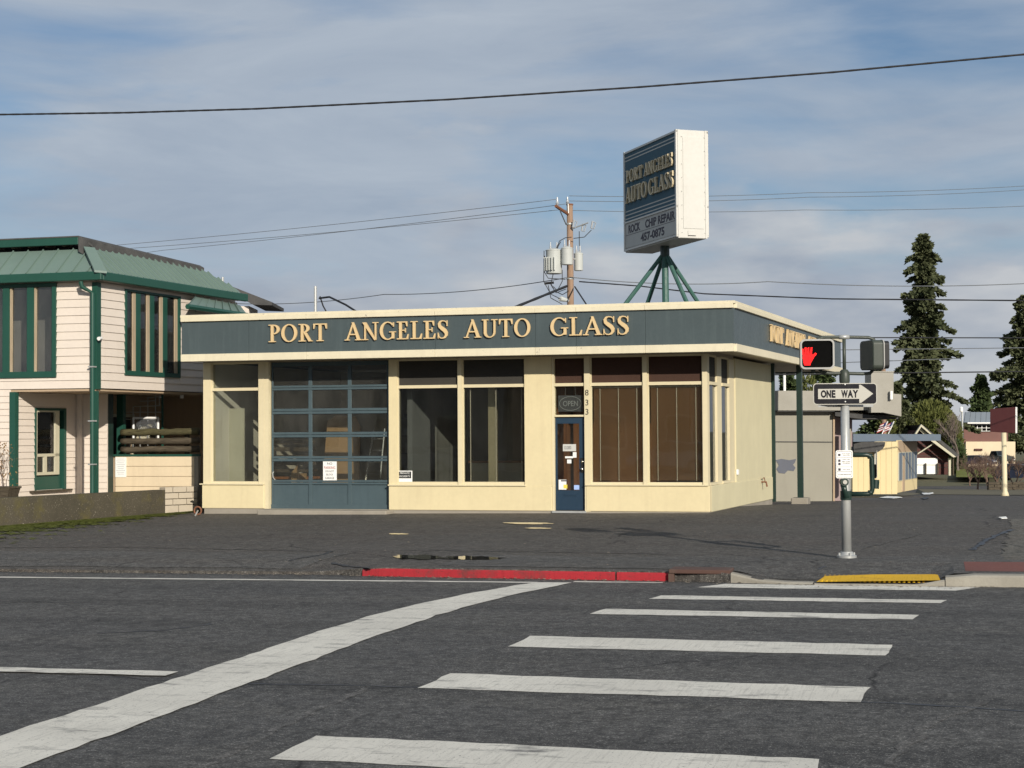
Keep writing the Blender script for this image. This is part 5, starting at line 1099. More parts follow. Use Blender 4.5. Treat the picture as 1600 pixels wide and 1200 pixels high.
# side slope with hips at both ends
vE0, vE1 = -OVH, HV + .1; v = vE0; runv = RI + OVH; vR1 = vH(312, -RI)
def topv(x):
    f = 1.0
    if x < vE0 + runv: f = (x - vE0) / runv
    if x > vR1: f = max(0, (vE1 - x) / (vE1 - vR1))
    return FH(OVH - .08 - (RI + OVH - .08) * f, x, ZG1 - .01 + (RZ1 - ZG1) * f)
st3 = .262; n3_ = int((vE1 - vE0) / st3)
for k in range(n3_):
    v0, v1 = vE0 + k * st3, vE0 + (k + 1) * st3; pan([FH(OVH - .08, v0, ZG1 - .01), FH(OVH - .08, v1, ZG1 - .01), topv(v1), topv(v0)])
# hip flashing and ridge cap
mb = MB(); a_, b_ = FH(OVH - .02, -OVH + .02, ZG1 + .02), FH(-RI + .02, RI - .1, RZ1 + .03); s1_ = Vector((.14, .04, -.02)); s2_ = Vector((-.10, -.10, 0)); mb.hexa([a_ + s1_ - UP * .05, a_ + s2_ - UP * .05, b_ + s2_ * .9 - UP * .05, b_ + s1_ * .9 - UP * .05, a_ + s1_, a_ + s2_, b_ + s2_ * .9, b_ + s1_ * .9]); mb.build('hip_flashing', MT['roofgreen'], roof)
zc0, zc1 = zH(120, 383.5, RI), zH(120, 370, RI)
hb_('cap_fascia', [(-8, -RI - .22, RI - .18, RI - .1, zc0, zc1)], MT['hgreen'], roof, bevel=.01)
mb = MB(); cA, cB, cC = FH(-RI - .2, RI - .19, zc1), FH(-RI - .02, RI + .1, RZ1 + .10), FH(-RI - .02, vR1 + .05, RZ1 + .07)
mb.hexa([cA - UP * .03, cB - UP * .06, FH(-RI - 1.2, RI + .2, zc1 - .03), FH(-8, RI - .19, zc1 - .03), cA, cB, FH(-RI - 1.2, RI + .2, zc1 + .005), FH(-8, RI - .19, zc1)]); mb.build('cap_roof', MT['shingle'], roof)
mb = MB(); s_ = Vector((.12, 0, -.07)); bA = Vector((cA.x, cA.y, RZ1 - .08)); bC = Vector((cC.x, cC.y, RZ1 - .08)); mb.hexa([bA, bA + s_ - UP * .0, bC + s_, bC, cA, cA + s_, cC + s_, cC]); mb.build('ridge_cap', MT['shingle'], roof)
for k in range(16): hb_('rafter_tail', [(-7.9 + k * .45, -7.85 + k * .45, RI - .1, RI + .5, zc0 - .02, zc0 + .05)], MT['log'], roof)
hb_('vent_shade_sheet', [(-8, -RI - .25, RI + .25, RI + .3, RZ1 - .3, zc1 - .035)], MT['black'], roof)  # added black sheet, paints the shade inside the open vent recess
mb = MB(); q0 = FH(uH(84, 2), 2, zc1); mb.tube([q0, q0 + UP * .16], .05, 8); mb.build('vent_pipe', MT['hgreen'], roof)
# small awning roof near the back of the side wall
aw0, aw1 = vH(296), vH(384, .3); zA = zH(150, 448) ; 
def on_u(px, py, u_): # point of a plane parallel to the side wall
    v_ = vH(px, u_); q = FH(u_, v_, 0); d = ray(px, py); return CAM + d * ((q - CAM).dot(cF) / d.dot(cF))
q2, q3 = on_u(293, 477, .62), on_u(386, 491, .62); q1, q4 = on_u(306, 463, .06), on_u(375, 477, .06)
aw = MB()
for k in range(7):
    t0, t1 = k / 7, (k + 1) / 7; P = [q2.lerp(q3, t0), q2.lerp(q3, t1), q1.lerp(q4, t1), q1.lerp(q4, t0)]; pan(P)
mb = MB(); mb.tube([q2 - UP * .03, q3 - UP * .03], .07, 6); mb.build('awning_gutter', MT['hgreen'], roof); mb = MB(); mb.ext([q2 - UP * .05, q1, Vector((q1.x, q1.y, q2.z - .05))], (0, .03, 0)); mb.build('awning_cheek', MT['hgreen'], roof)

# building behind: white gable end with dark shingled eave
b2 = thing('rear_building', (at(400, 600, 60).x, at(400, 600, 60).y, -.9), 'rear building with dark shingled eave showing between the house and the shop', 'building')
D2 = 58
mb = MB(); mb.ext([at(345, 480, D2), at(389, 478, D2), at(389, 620, D2), at(345, 620, D2)], fw * 2.0); mb.build('wall', MT['siding'], b2)
mb = MB(); mb.ext([at(343, 440, D2 - .4), at(425, 472, D2 - .4), at(425, 477, D2 - .4), at(395, 476, D2 - .4), at(343, 447, D2 - .4)], fw * 3.0); mb.build('roof', MT['shingle'], b2)
mb = MB(); q0 = at(348, 446, D2 - .2); mb.tube([q0, q0 + UP * .3], .05, 8); mb.build('vent_pipe', MT['steel'], b2)

# ================================================================== retaining wall, low wall, rails
rwl = thing('retaining_wall', (-18.6, 31.5, -.15), 'mossy exposed aggregate retaining wall beside the house', 'wall')
RA, RB, RC_ = Vector((-21.2, 23.0)), Vector((-18.12, 33.55)), Vector((-17.52, 35.75))
def wseg(P0, P1, th, zt0, zt1, name, mat, nseg=8, par=None):
    d = (P1 - P0).normalized(); n_ = Vector((-d.y, d.x)); mb = MB()
    for k in range(nseg):
        a, b = P0.lerp(P1, k / nseg), P0.lerp(P1, (k + 1) / nseg); za, zb_ = zt0 + (zt1 - zt0) * k / nseg, zt0 + (zt1 - zt0) * (k + 1) / nseg; j0, j1 = random.uniform(-.012, .012), 0
        c, e = a + n_ * th, b + n_ * th
        mb.hexa([(a.x, a.y, -.6), (b.x, b.y, -.6), (e.x, e.y, -.6), (c.x, c.y, -.6), (a.x, a.y, za), (b.x, b.y, zb_), (e.x, e.y, zb_), (c.x, c.y, za)])
    return mb.build(name, mat, par, bevel=.0)
gr0 = gnd(0, 822); zl = at(0, 778, (gr0 - CAM).dot(cF)).z; gr1 = gnd(258, 801.5); zr_ = at(258, 765.5, (gr1 - CAM).dot(cF)).z
RB = Vector((gr1.x, gr1.y)); dd_ = (RB - Vector((gr0.x, gr0.y))).normalized(); RA = Vector((gr0.x, gr0.y)) - dd_ * 7
wseg(RA, RB, .3, zl - (zr_ - zl) * .9, zr_, 'wall_panel', MT['mossconc'], 12, rwl)
gr2 = gnd(309, 799.0); RC_ = Vector((gr2.x, gr2.y)); dB_ = (RC_ - RB).normalized(); nB = Vector((-dB_.y, dB_.x)); LB = (RC_ - RB).length
rows = [(-.25, .02), (.035, .17), (.185, .32), (.335, zr_ + .06)]
for i, (z0_, z1_) in enumerate(rows):
    x = 0.0
    wlist = [.22, .38, .4, .38, .4, .4] if i % 2 else [.38, .4, .4, .38, .4]
    for w_ in wlist:
        if x >= LB - .05: break
        x1 = min(LB, x + w_); a, b = RB + dB_ * (x + .004), RB + dB_ * (x1 - .012); j = random.uniform(0, .012); a2_, b2_ = a + nB * (.28), b + nB * (.28); a = a - nB * j; b = b - nB * j
        mb = MB(); mb.hexa([(a.x, a.y, z0_), (b.x, b.y, z0_), (b2_.x, b2_.y, z0_), (a2_.x, a2_.y, z0_), (a.x, a.y, z1_), (b.x, b.y, z1_), (b2_.x, b2_.y, z1_), (a2_.x, a2_.y, z1_)]); mb.build('block', MT['block'], rwl, bevel=.008); x = x1
cr = RB + nB * .05; ce = RC_ + nB * .05; mb = MB(); mb.hexa([(cr.x, cr.y, -.3), (ce.x, ce.y, -.3), (ce.x - .2, ce.y, -.3), (cr.x - .2, cr.y, -.3), (cr.x, cr.y, zr_), (ce.x, ce.y, zr_), (ce.x - .2, ce.y, zr_), (cr.x - .2, cr.y, zr_)]); mb.build('mortar_core', MT['found'], rwl)
# moss along the foot of the wall
mb = MB(); rnd = random.Random(4); mn = Vector((dd_.y, -dd_.x))
for k in range(22000):
    t = rnd.random() ** .8; a = RA.lerp(RC_, t); w = abs(rnd.gauss(0, 1)) * (1.9 * (1 - t) ** 1.1 + .08) * (.6 + .4 * math.sin(t * 40) ** 2)
    q = a + mn * (.01 + w); s_ = rnd.uniform(.03, .09); an = rnd.random() * 6.28; z = hz(q.x, q.y) + .008
    mb.poly([(q.x + s_ * math.cos(an + j * 2.09), q.y + s_ * math.sin(an + j * 2.09), z + rnd.uniform(0, .014)) for j in range(3)])
o = stuff(mb.build('moss', MT['moss'], None, recalc=False)); tag(o, 'green moss growing along the foot of the concrete retaining wall', 'moss')
# raised yard behind the wall
yd = MB(); off = Vector((-dd_.y, dd_.x)) * .29
P = [RA + off, RB + off, RC_ + nB * .27, Vector((-17.7, 48)), Vector((-70, 48)), Vector((-70, 20.9))]
yd.ext([(p.x, p.y, -.5) for p in P], (0, 0, .62)); struct(yd.build('yard', MT['found'], None))
# low cream wall
LY = RC_.y + .15; la, lb_ = on_y(180, 740, LY).x, on_y(303.5, 740, LY).x; lz1, lz0 = on_y(240, 713, LY).z, .2
lw = thing('low_wall', ((la + lb_) / 2, LY, .12), 'low cream board wall above the retaining wall', 'wall')
nb_ = 4
for k in range(nb_):
    mb = MB(); mb.box(la, lb_, LY, LY + .1, lz0 + (lz1 - lz0) * k / nb_ + .004, lz0 + (lz1 - lz0) * (k + 1) / nb_ - .004); mb.build('board', MT['lowwall'], lw, bevel=.006)
mb = MB(); mb.box(la + .02, lb_ - .02, LY + .03, LY + .09, lz0, lz1 - .01); mb.build('backing', MT['lowwall'], lw)
mb = MB(); mb.box(la - .05, lb_ + .12, LY - .02, LY + .14, lz1 + .001, lz1 + .05); mb.build('coping', MT['hgreen'], lw)
mb = MB(); mb.box(lb_ + .002, lb_ + .11, LY + .0, LY + .14, .1, lz1); mb.build('end_post', MT['found'], lw); la2 = on_y(168, 740, LY + .05).x
mb = MB(); mb.box(la2, la - .004, LY + .05, LY + .15, .1, lz1); mb.build('shaded_return', MT['tan'], lw)  # return end of the low wall, its shade put into the tan colour
nt_ = thing('patio_notice', (on_y(189, 745, LY).x, LY - .01, 0.6), 'white printed rules notice on the low cream wall', 'notice')
na, nb2 = on_y(180.5, 745, LY).x, on_y(197.5, 745, LY).x; nz0_, nz1_ = on_y(189, 745.5, LY).z, on_y(189, 714.5, LY).z
mb = MB(); mb.box(na, nb2, LY - .012, LY - .001, nz0_, nz1_); mb.build('board', MT['white'], nt_)
for k in range(9):
    w_ = (nb2 - na) * random.uniform(.55, .85); z_ = nz1_ - (nz1_ - nz0_) * (.1 + k * .095); mb = MB(); mb.box((na + nb2) / 2 - w_ / 2, (na + nb2) / 2 + w_ / 2, LY - .014, LY - .0125, z_, z_ + .012); mb.build('text_line', MT['tubegrey'], nt_)
# log rails
for k, (y0_, y1_, lb2, mt_) in enumerate(((669, 681, 'topmost mossy log rail above the low cream wall', 'logmoss'), (683.5, 695, 'middle weathered log rail above the low cream wall', 'log'), (696.5, 707.5, 'lowest weathered log rail above the low cream wall', 'log'))):
    yc = (y0_ + y1_) / 2; a, b = on_y(190, yc + .8, LY + .1), on_y(311, yc - .5, LY + .1); r_ = (y1_ - y0_) / 2 / FOC * 36; mb = MB(); n_ = 14
    mb.tube([a.lerp(b, t / n_) + UP * random.uniform(-.012, .012) for t in range(n_ + 1)], [r_ * random.uniform(.88, 1.06) for t in range(n_ + 1)], 12); o = mb.build('log_rail', MT[mt_], None, smooth=True); tag(o, lb2, 'log rail')
lg = thing('rail_post', (on_y(238, 690, LY + .2).x, LY + .2, lz1), 'dark wooden post pair holding the log rails', 'post')
for px_ in (238, 292):
    mb = MB(); q0 = on_y(px_, 700, LY + .24); mb.box(q0.x - .05, q0.x + .05, LY + .21, LY + .29, lz1 + .051, lz1 + .66); mb.build('post', MT['log'], lg)
# trellis, white frame and chest on the patio
tr_ = thing('trellis', (on_y(225, 690, LY + 1.2).x, LY + 1.2, .12), 'stepped grey garden trellis standing behind the log rails', 'trellis'); TY = LY + 1.2
def tb_(pa, pb, r_=.012, m_='steel'):
    mb = MB(); mb.tube([on_y(*pa, TY), on_y(*pb, TY)], r_, 5); mb.build('bar', MT[m_], tr_)
for a, b in (((208, 700), (208, 636)), ((219, 700), (219, 634)), ((231, 700), (231, 620)), ((243, 700), (243, 612)), ((249, 634), (249, 608)), ((196, 644), (254, 644)), ((208, 635), (250, 634)), ((219, 627), (243, 626)), ((231, 621), (249, 620)), ((196, 655), (254, 655))): tb_(a, b)
tb_((254, 700), (253.5, 608), .03, 'hgreen'); tb_((250, 608), (255, 608), .03, 'hgreen')
wc = thing('wire_crate', (on_y(227, 690, LY + .9).x, LY + .9, .12), 'white framed wire mesh panel behind the log rails', 'crate'); WY = LY + .9
for a, b in (((208.5, 690), (208.5, 653)), ((247, 690), (247, 653)), ((208, 653), (247.5, 653))):
    mb = MB(); mb.tube([on_y(*a, WY), on_y(*b, WY)], .03, 6); mb.build('frame_bar', MT['white'], wc)
mb = MB()
for k in range(14):
    x = 209 + k * 2.8; mb.tube([on_y(x, 655, WY), on_y(min(247, x + 10), 672, WY)], .006, 4); mb.tube([on_y(x, 672, WY), on_y(min(247, x + 10), 655, WY)], .006, 4)
stuff(mb.build('wire_mesh', MT['wire_thin'], wc))
cs = MB(); q0, q1 = on_y(213, 690, WY + .5), on_y(235, 663, WY + .5); cs.ext([(q0.x, WY + .4, q0.z), (q1.x, WY + .4, q0.z), (q1.x - .05, WY + .4, q1.z), (q0.x + .1, WY + .4, q1.z)], (0, .4, 0)); o = cs.build('storage_chest', MT['almond'], None, bevel=.03); tag(o, 'pale storage chest behind the wire mesh panel', 'chest')
# planter with a dry shrub at the left edge
pl0 = at(10, 775, 34.5); pt = thing('planter', (pl0.x, pl0.y, zl - .02), 'weathered wooden planter on top of the retaining wall', 'planter')
mb = MB(); c_ = pl0; zb0 = zl - .02; zt0 = at(10, 761, 34.5).z; mb.hexa([(c_.x - .42, c_.y - .15, zb0), (c_.x + .12, c_.y - .15, zb0), (c_.x + .12, c_.y + .25, zb0), (c_.x - .42, c_.y + .25, zb0), (c_.x - .46, c_.y - .18, zt0), (c_.x + .18, c_.y - .18, zt0), (c_.x + .18, c_.y + .28, zt0), (c_.x - .46, c_.y + .28, zt0)]); mb.build('tub', MT['log'], pt)
mb = MB(); mb.box(c_.x - .47, c_.x + .19, c_.y - .19, c_.y + .29, zt0 - .03, zt0 + .01); mb.build('rim', MT['log'], pt)
ds_ = thing('dry_shrub', (c_.x - .15, c_.y, zt0), 'bare twiggy shrub with a few russet leaves in the wooden planter', 'shrub')
def branches(mb, p, d, L, r_, depth, rnd, spread=.55, kids=3, up=.1):
    q = p + d * L; mid = p.lerp(q, .5) + Vector((rnd.uniform(-1, 1), rnd.uniform(-1, 1), rnd.uniform(-1, 1))) * L * .07
    mb.tube([p, mid, q], [r_, r_ * .8, r_ * .62], 5 if depth > 2 else 3, caps=False)
    if depth == 0: return
    for k in range(kids):
        e = (d + Vector((rnd.uniform(-1, 1), rnd.uniform(-1, 1), rnd.uniform(-.7, .9))) * spread + UP * up).normalized(); branches(mb, p.lerp(q, rnd.uniform(.45, 1)), e, L * rnd.uniform(.6, .85), r_ * .6, depth - 1, rnd, spread, kids, up)
rnd = random.Random(9); mb = MB()
for k in range(7): branches(mb, Vector((c_.x - .2 + rnd.uniform(-.2, .15), c_.y + rnd.uniform(-.1, .1), zt0 - .02)), Vector((rnd.uniform(-.3, .3), rnd.uniform(-.3, .3), 1)).normalized(), .34, .010, 4, rnd, .5, 2)
mb.build('stems', MT['twig'], ds_, recalc=False)
mb = MB()
for k in range(420):
    p = Vector((c_.x - .22 + rnd.gauss(0, .16), c_.y + rnd.gauss(0, .14), zt0 + rnd.uniform(.05, .95) ** 1.0)); s_ = rnd.uniform(.015, .04); e = Vector((rnd.uniform(-1, 1), rnd.uniform(-1, 1), rnd.uniform(-1, 1))).normalized(); f_ = e.orthogonal().normalized(); mb.poly([p, p + e * s_ + f_ * s_ * .4, p + e * s_ * 1.8, p + e * s_ - f_ * s_ * .4])
stuff(mb.build('leaves', MT['dryleaf'], ds_, recalc=False))
# downpipe clutter at the foot of the shop corner
gp = thing('garden_reel', gnd(309, 806), 'small rusty hose fitting on the ground at the shop corner', 'fitting'); q0 = gnd(309, 806)
mb = MB(); mb.tube([q0 + Vector((.09 * math.cos(a), 0, .12 + .09 * math.sin(a))) for a in [k * math.pi / 6 for k in range(13)]], .02, 6); mb.build('wheel', MT['rust'], gp); mb = MB(); mb.tube([q0 + Vector((0, 0, .12)), q0 + Vector((.06, -.25, .02))], .018, 6); mb.build('arm', MT['steel'], gp)
# ================================================================== right background
def gz_at(px, d): q = at(px, 700, d); return hz(q.x, q.y)
# ---- grey block building with stepped concrete parapet
GD = 51.5; gA, gB_ = at(1150, 700, GD), at(1301, 700, GD)
def gq(px, py, dd=0.0): return at(px, py, GD) + fw * dd
gbz = at(1255, 690, GD).z
gbl = thing('grey_block_building', (gA.x, gA.y, -1), 'grey painted block building with stepped stucco parapet behind the signal pole', 'building')
def slab(name, pts, thick, mat, par=None, dd=0.0, **k):
    mb = MB(); mb.ext([gq(x, y, dd) for x, y in pts], fw * thick); return mb.build(name, mat, par or gbl, **k)
slab('wall', [(1120, 640), (1301, 640), (1301, 790), (1120, 790)], 6.0, MT['greyblock']); slab('wall_seam', [(1120, 689), (1301, 690), (1301, 691.5), (1120, 690.5)], .02, MT['shingle'], dd=-.018)
# course by course relief of the block wall
slab('parapet', [(1120, 611), (1250, 611), (1370, 611), (1370, 630), (1400, 650), (1400, 649), (1360, 641), (1301, 641.5), (1120, 641.5)], 5.5, MT['greyfascia'], dd=-.35)
slab('parapet', [(1353, 583), (1387.5, 583), (1387.5, 616), (1399.5, 617), (1399.5, 651), (1372, 645), (1353, 645)], .9, MT['greyfascia'], dd=-.75)
slab('parapet_cap', [(1352, 581.5), (1388.5, 581.5), (1388.5, 583), (1352, 583)], .95, MT['greyfascia'], dd=-.77)
slab('fascia_line', [(1120, 641.6), (1301, 641.6), (1301, 643.5), (1120, 643.5)], .1, MT['shingle'], dd=-.3)
slab('paint_patch', [(1212, 719), (1221, 717), (1233, 719), (1244, 717), (1242, 723), (1239, 726), (1243, 731), (1240, 736), (1231, 735), (1226, 740), (1217, 739), (1213, 733), (1217, 727)], .01, MT['bluestain'], dd=-.012)
slab('downpipe', [(1301.2, 645), (1304, 645), (1304, 790), (1301.2, 790)], .2, MT['tan'], dd=-.05)
slab('canopy_soffit', [(1302, 644), (1400, 652), (1400, 655), (1345, 655), (1302, 650)], 3.5, MT['shingle'], dd=-.3)
slab('side_wall', [(1326, 652), (1378, 652), (1378, 700), (1326, 700)], .2, MT['mauve'], dd=4.5)
for x in (1340, 1348, 1364): slab('batten', [(x, 653), (x + 1.2, 653), (x + 1.2, 700), (x, 700)], .04, MT['mauve'], dd=4.45)
slab('vent_grille', [(1358.5, 659), (1363, 659), (1363, 676), (1358.5, 676)], .05, MT['barn'], dd=4.43)
slab('recess_wall', [(1304.2, 645), (1327, 645), (1327, 790), (1304.2, 790)], .2, MT['mauve'], dd=1.0); slab('post', [(1326.5, 670), (1332, 670), (1332, 765), (1326.5, 765)], .2, MT['greyblock'], dd=.2)
slab('door', [(1303.5, 681), (1313, 681), (1313, 790), (1303.5, 790)], .06, MT['tan'], dd=.9); slab('light_box', [(1381, 612), (1384.5, 612), (1384.5, 625), (1381, 625)], .1, MT['white'], dd=-.9)
# ---- cream shed with blue grey flat roof
CD = 74.0
def cq(px, py, dd=0.0): return at(px, py, CD) + fw * dd
cq0 = cq(1375, 765); csd = thing('cream_shed', (cq0.x, cq0.y, hz(cq0.x, cq0.y)), 'small cream building with blue grey flat roof and vertical boards', 'shed')
def cs_(name, pts, thick, mat, dd=0.0, par=None):
    mb = MB(); mb.ext([cq(x, y, dd) for x, y in pts], fw * thick); return mb.build(name, mat, par or csd)
xw = 1332
while xw < 1398:
    cs_('wall_board', [(xw + .15, 690), (min(1402, xw + 8.6), 690), (min(1402, xw + 8.6), 772), (xw + .15, 772)], .06, MT['shedcream'], random.uniform(-.01, .01)); xw += 8.75
cs_('wall_core', [(1332, 690), (1402, 690), (1402, 772), (1332, 772)], .3, MT['shedcream'], .07)
# right hand wall runs back from the corner
def cr_(px, py): # points on the receding face
    a = cq(1402, 690); b = at(1433, 690, CD + 5.5); t = (px - 1402) / 31; base = a.lerp(b, t); d = (base - CAM).dot(cF); return at(px, py, d)
def crs(name, pts, mat, th=.05, par=None, push=0):
    s_ = Vector((-cR.x, -cR.y, 0)); mb = MB(); mb.ext([cr_(x, y) - s_ * push for x, y in pts], s_ * th); return mb.build(name, mat, par or csd)
crs('side_wall', [(1402.2, 688), (1433, 687), (1433, 764), (1402.2, 770)], MT['shedcream'])
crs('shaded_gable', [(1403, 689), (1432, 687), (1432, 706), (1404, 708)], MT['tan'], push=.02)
swd = crs('side_window', [(1403, 707), (1432, 705), (1432, 747), (1403, 752)], MT['almond'], push=.03)
for k in range(6):
    x = 1404 + k * 4.7; crs('pane', [(x, 708 - k * .35), (x + 4.0, 707.6 - k * .35), (x + 4.0, 750 - k * .7), (x, 750.6 - k * .7)], MT['shedroof'], .01, swd, push=.045)
crs('side_door', [(1409, 712), (1412, 712), (1412, 767), (1409, 768)], MT['tan'], push=.06)
mb = MB(); mb.hexa([cq(1326, 690, -1.0), at(1470, 688.5, CD + 3), at(1455, 688, CD + 9), cq(1326, 690, 8), cq(1326, 678, -1.0), at(1470, 678.5, CD + 3), at(1455, 679, CD + 9), cq(1326, 678, 8)]); mb.build('roof', MT['shedroof'], csd)
aw_pts = [(1330, 690.5), (1379, 690.5), (1378, 697), (1374, 702), (1368, 706), (1340, 706.5), (1330, 706)]
cs_('awning', aw_pts, .5, MT['shingle'], -.55); cs_('gas_pipe', [(1365.5, 706), (1370, 706), (1370, 746), (1365.5, 746)], .08, MT['signwhite'], -.1)
# ---- flags on the shed
for px_, lb in ((1386, 'left of two small striped flags above the flat shed roof'), (1396, 'right of two small striped flags above the flat shed roof')):
    f0 = cq(px_, 678, 1.0); fl = thing('flag', f0, lb, 'flag', 'flags above the shed roof'); mb = MB(); f1 = cq(px_ + 9, 658, 1.0); mb.tube([f0, f1], .025, 6); mb.build('staff', MT['white'], fl)
    for k in range(7):
        a, b = f1.lerp(f0, .02 + k * .1), f1.lerp(f0, .02 + (k + 1) * .1 - .004); dr_ = Vector((-.34, .0, -.14)) * 1.0; mb = MB(); mb.ext([a, b, b + dr_, a + dr_ * .9], fw * .006); mb.build('stripe', MT['redink'] if k % 2 == 0 else MT['white'], fl)
    mb = MB(); a, b = f1.lerp(f0, .02), f1.lerp(f0, .38); dr_ = Vector((-.14, 0, -.06)); mb.ext([a - fw * .008, b - fw * .008, b + dr_ - fw * .008, a + dr_ - fw * .008], fw * .004); MT.setdefault('flagblue', plain('flag_blue', (.02, .03, .12), .7)); mb.build('canton', MT['flagblue'], fl)
# ---- barn red garage
BD = 160.0
def bq(px, py, dd=0.0): return at(px, py, BD) + fw * dd
bn = thing('red_garage', (bq(1460, 741).x, bq(1460, 741).y, hz(0, 160)), 'dark red gabled garage with white doors beyond the flat shed roof', 'garage')
def bs(name, pts, th, mat, dd=0.0, par=None): mb = MB(); mb.ext([bq(x, y, dd) for x, y in pts], fw * th); return mb.build(name, mat, par or bn)
bs('gable_wall', [(1400, 742), (1486, 742), (1486, 712), (1436, 672), (1400, 700)], 10, MT['barn'], 1.0)
for k in range(8): bs('siding_line', [(1425, 688 + k * 6), (1484 if k > 3 else 1462 + k * 6, 688 + k * 6), (1484 if k > 3 else 1462 + k * 6, 688.7 + k * 6), (1425, 688.7 + k * 6)], .05, MT['shingle'], .94)
bs('roof_slope', [(1434, 664), (1440, 664.5), (1497, 711), (1490, 713.5)], 11, MT['shingle'], -.6); bs('bargeboard', [(1434, 668.5), (1452, 684), (1490, 713.6), (1486, 714.5), (1450, 688), (1434, 673)], .3, MT['almond'], -.9)
bs('brace', [(1432, 708), (1457, 692), (1458, 693), (1432, 710)], .3, MT['almond'], -.5)
gdr = bs('garage_door', [(1425, 741), (1468, 741), (1468, 716), (1425, 716)], .2, MT['white'], .75); bs('door_rib', [(1425, 726), (1468, 726), (1468, 726.8), (1425, 726.8)], .05, MT['signgrey'], .68, gdr); bs('post', [(1447.5, 724), (1449.3, 724), (1449.3, 741), (1447.5, 741)], .2, MT['log'], .4); bs('post', [(1466.5, 724), (1468.3, 724), (1468.3, 741), (1466.5, 741)], .2, MT['log'], .4)
bs('corner_post', [(1481.5, 716), (1485, 716), (1485, 743), (1481.5, 743)], .3, MT['almond'], -.2); bs('corner_post', [(1490, 715), (1492, 715), (1492, 743), (1490, 743)], .3, MT['log'], .3)
bs('small_gable', [(1424, 678), (1434, 663), (1450, 678), (1447, 678), (1434, 667), (1427, 678)], .4, MT['almond'], -1.4)
# ---- far brick house
FD = 215.0
def fq(px, py, dd=0.0): return at(px, py, FD) + fw * dd
fh = thing('far_brick_house', (fq(1525, 720).x, fq(1525, 720).y, -3), 'distant red brick house with grey metal roof and white window band', 'house')
def fs(name, pts, th, mat, dd=0.0, par=None): mb = MB(); mb.ext([fq(x, y, dd) for x, y in pts], fw * th); return mb.build(name, mat, par or fh)
MT['farbrick'] = paint('faded_brick', (.17, .085, .072), .8, .1, .2)
fs('wall', [(1506, 660), (1575, 660), (1575, 692), (1506, 692)], 8, MT['farbrick']); fs('lower_wall', [(1508, 690), (1585, 690), (1585, 735), (1508, 735)], 8, MT['lowwall'], -.4)
for k in range(9): fs('roof_panel', [(1503 + k * 8.5 + .2, 660), (1503 + (k + 1) * 8.5 - .2, 660), (1505 + (k + 1) * 8.2 - .2, 644), (1505 + k * 8.2 + .2, 644)], .3, MT['shedroof'], -1.0)
fs('eave_board', [(1508, 660), (1575, 660), (1575, 662), (1508, 662)], .3, MT['white'], -1.2)
wb = fs('window_band', [(1519, 663), (1548, 663), (1548, 674), (1519, 674)], .2, MT['white'], -.3)
for k in range(4):
    for j in range(2): fs('pane', [(1520 + k * 7, 664 + j * 5), (1525.6 + k * 7, 664 + j * 5), (1525.6 + k * 7, 668 + j * 5), (1520 + k * 7, 668 + j * 5)], .05, MT['lens'], -.36, wb)
fs('basement_window', [(1521, 701), (1533, 701), (1533, 704), (1521, 704)], .2, MT['barn'], -.65)
# ---- blank maroon sign on a cream post
MD = 76.0; mq0 = at(1570, 767, MD); mg = hz(mq0.x, mq0.y)
ms_ = thing('blank_sign', (mq0.x, mq0.y, mg), 'blank maroon sign board on a peeling cream post', 'sign')
def mm(px, py, dd=0.0): return at(px, py, MD) + fw * dd
mb = MB(); mb.tube([(mq0.x, mq0.y, mg - .1), (mq0.x, mq0.y, mg + .12), (mq0.x, mq0.y, mg + .25), (mq0.x, mq0.y, mm(1570, 676).z)], [.22, .17, .12, .115], 12); mb.build('post', MT['frame'], ms_, smooth=True)
mb = MB(); mb.hexa([at(1547, 674.5, MD + .9), mm(1586, 677), mm(1591.5, 676.5, .35), at(1553, 674.5, MD + 1.25), at(1547, 639, MD + .9), mm(1586, 636), mm(1591.5, 636, .35), at(1553, 639, MD + 1.25)]); mb.build('board', MT['maroon'], ms_, bevel=.01)
mb = MB(); mb.ext([mm(1586.6, 677, -.02), mm(1592, 676.4, .33), mm(1592, 636, .33), mm(1586.6, 636, -.02)], rw * .03); mb.build('edge_panel', MT['white'], ms_)
# ---- brick planter with bare shrubs
bp = thing('brick_planter', (mm(1575, 762, 3).x, mm(1575, 762, 3).y, mg), 'low dark brick planter wall behind the blank sign post', 'planter'); PB0 = at(1545, 766, MD + 3); zg = PB0.z
for r_ in range(3):
    x = -(r_ % 2) * .3
    while x < 4.2:
        a = PB0 + rw * max(0, x); b = PB0 + rw * (x + .57); z_ = zg + .02 + r_ * .13; mb = MB(); mb.hexa([a + UP * (z_ - zg), b + UP * (z_ - zg), b + fw * .3 + UP * (z_ - zg), a + fw * .3 + UP * (z_ - zg), a + UP * (z_ - zg + .115), b + UP * (z_ - zg + .115), b + fw * .3 + UP * (z_ - zg + .115), a + fw * .3 + UP * (z_ - zg + .115)]); mb.build('brick', MT['log'], bp); x += .6
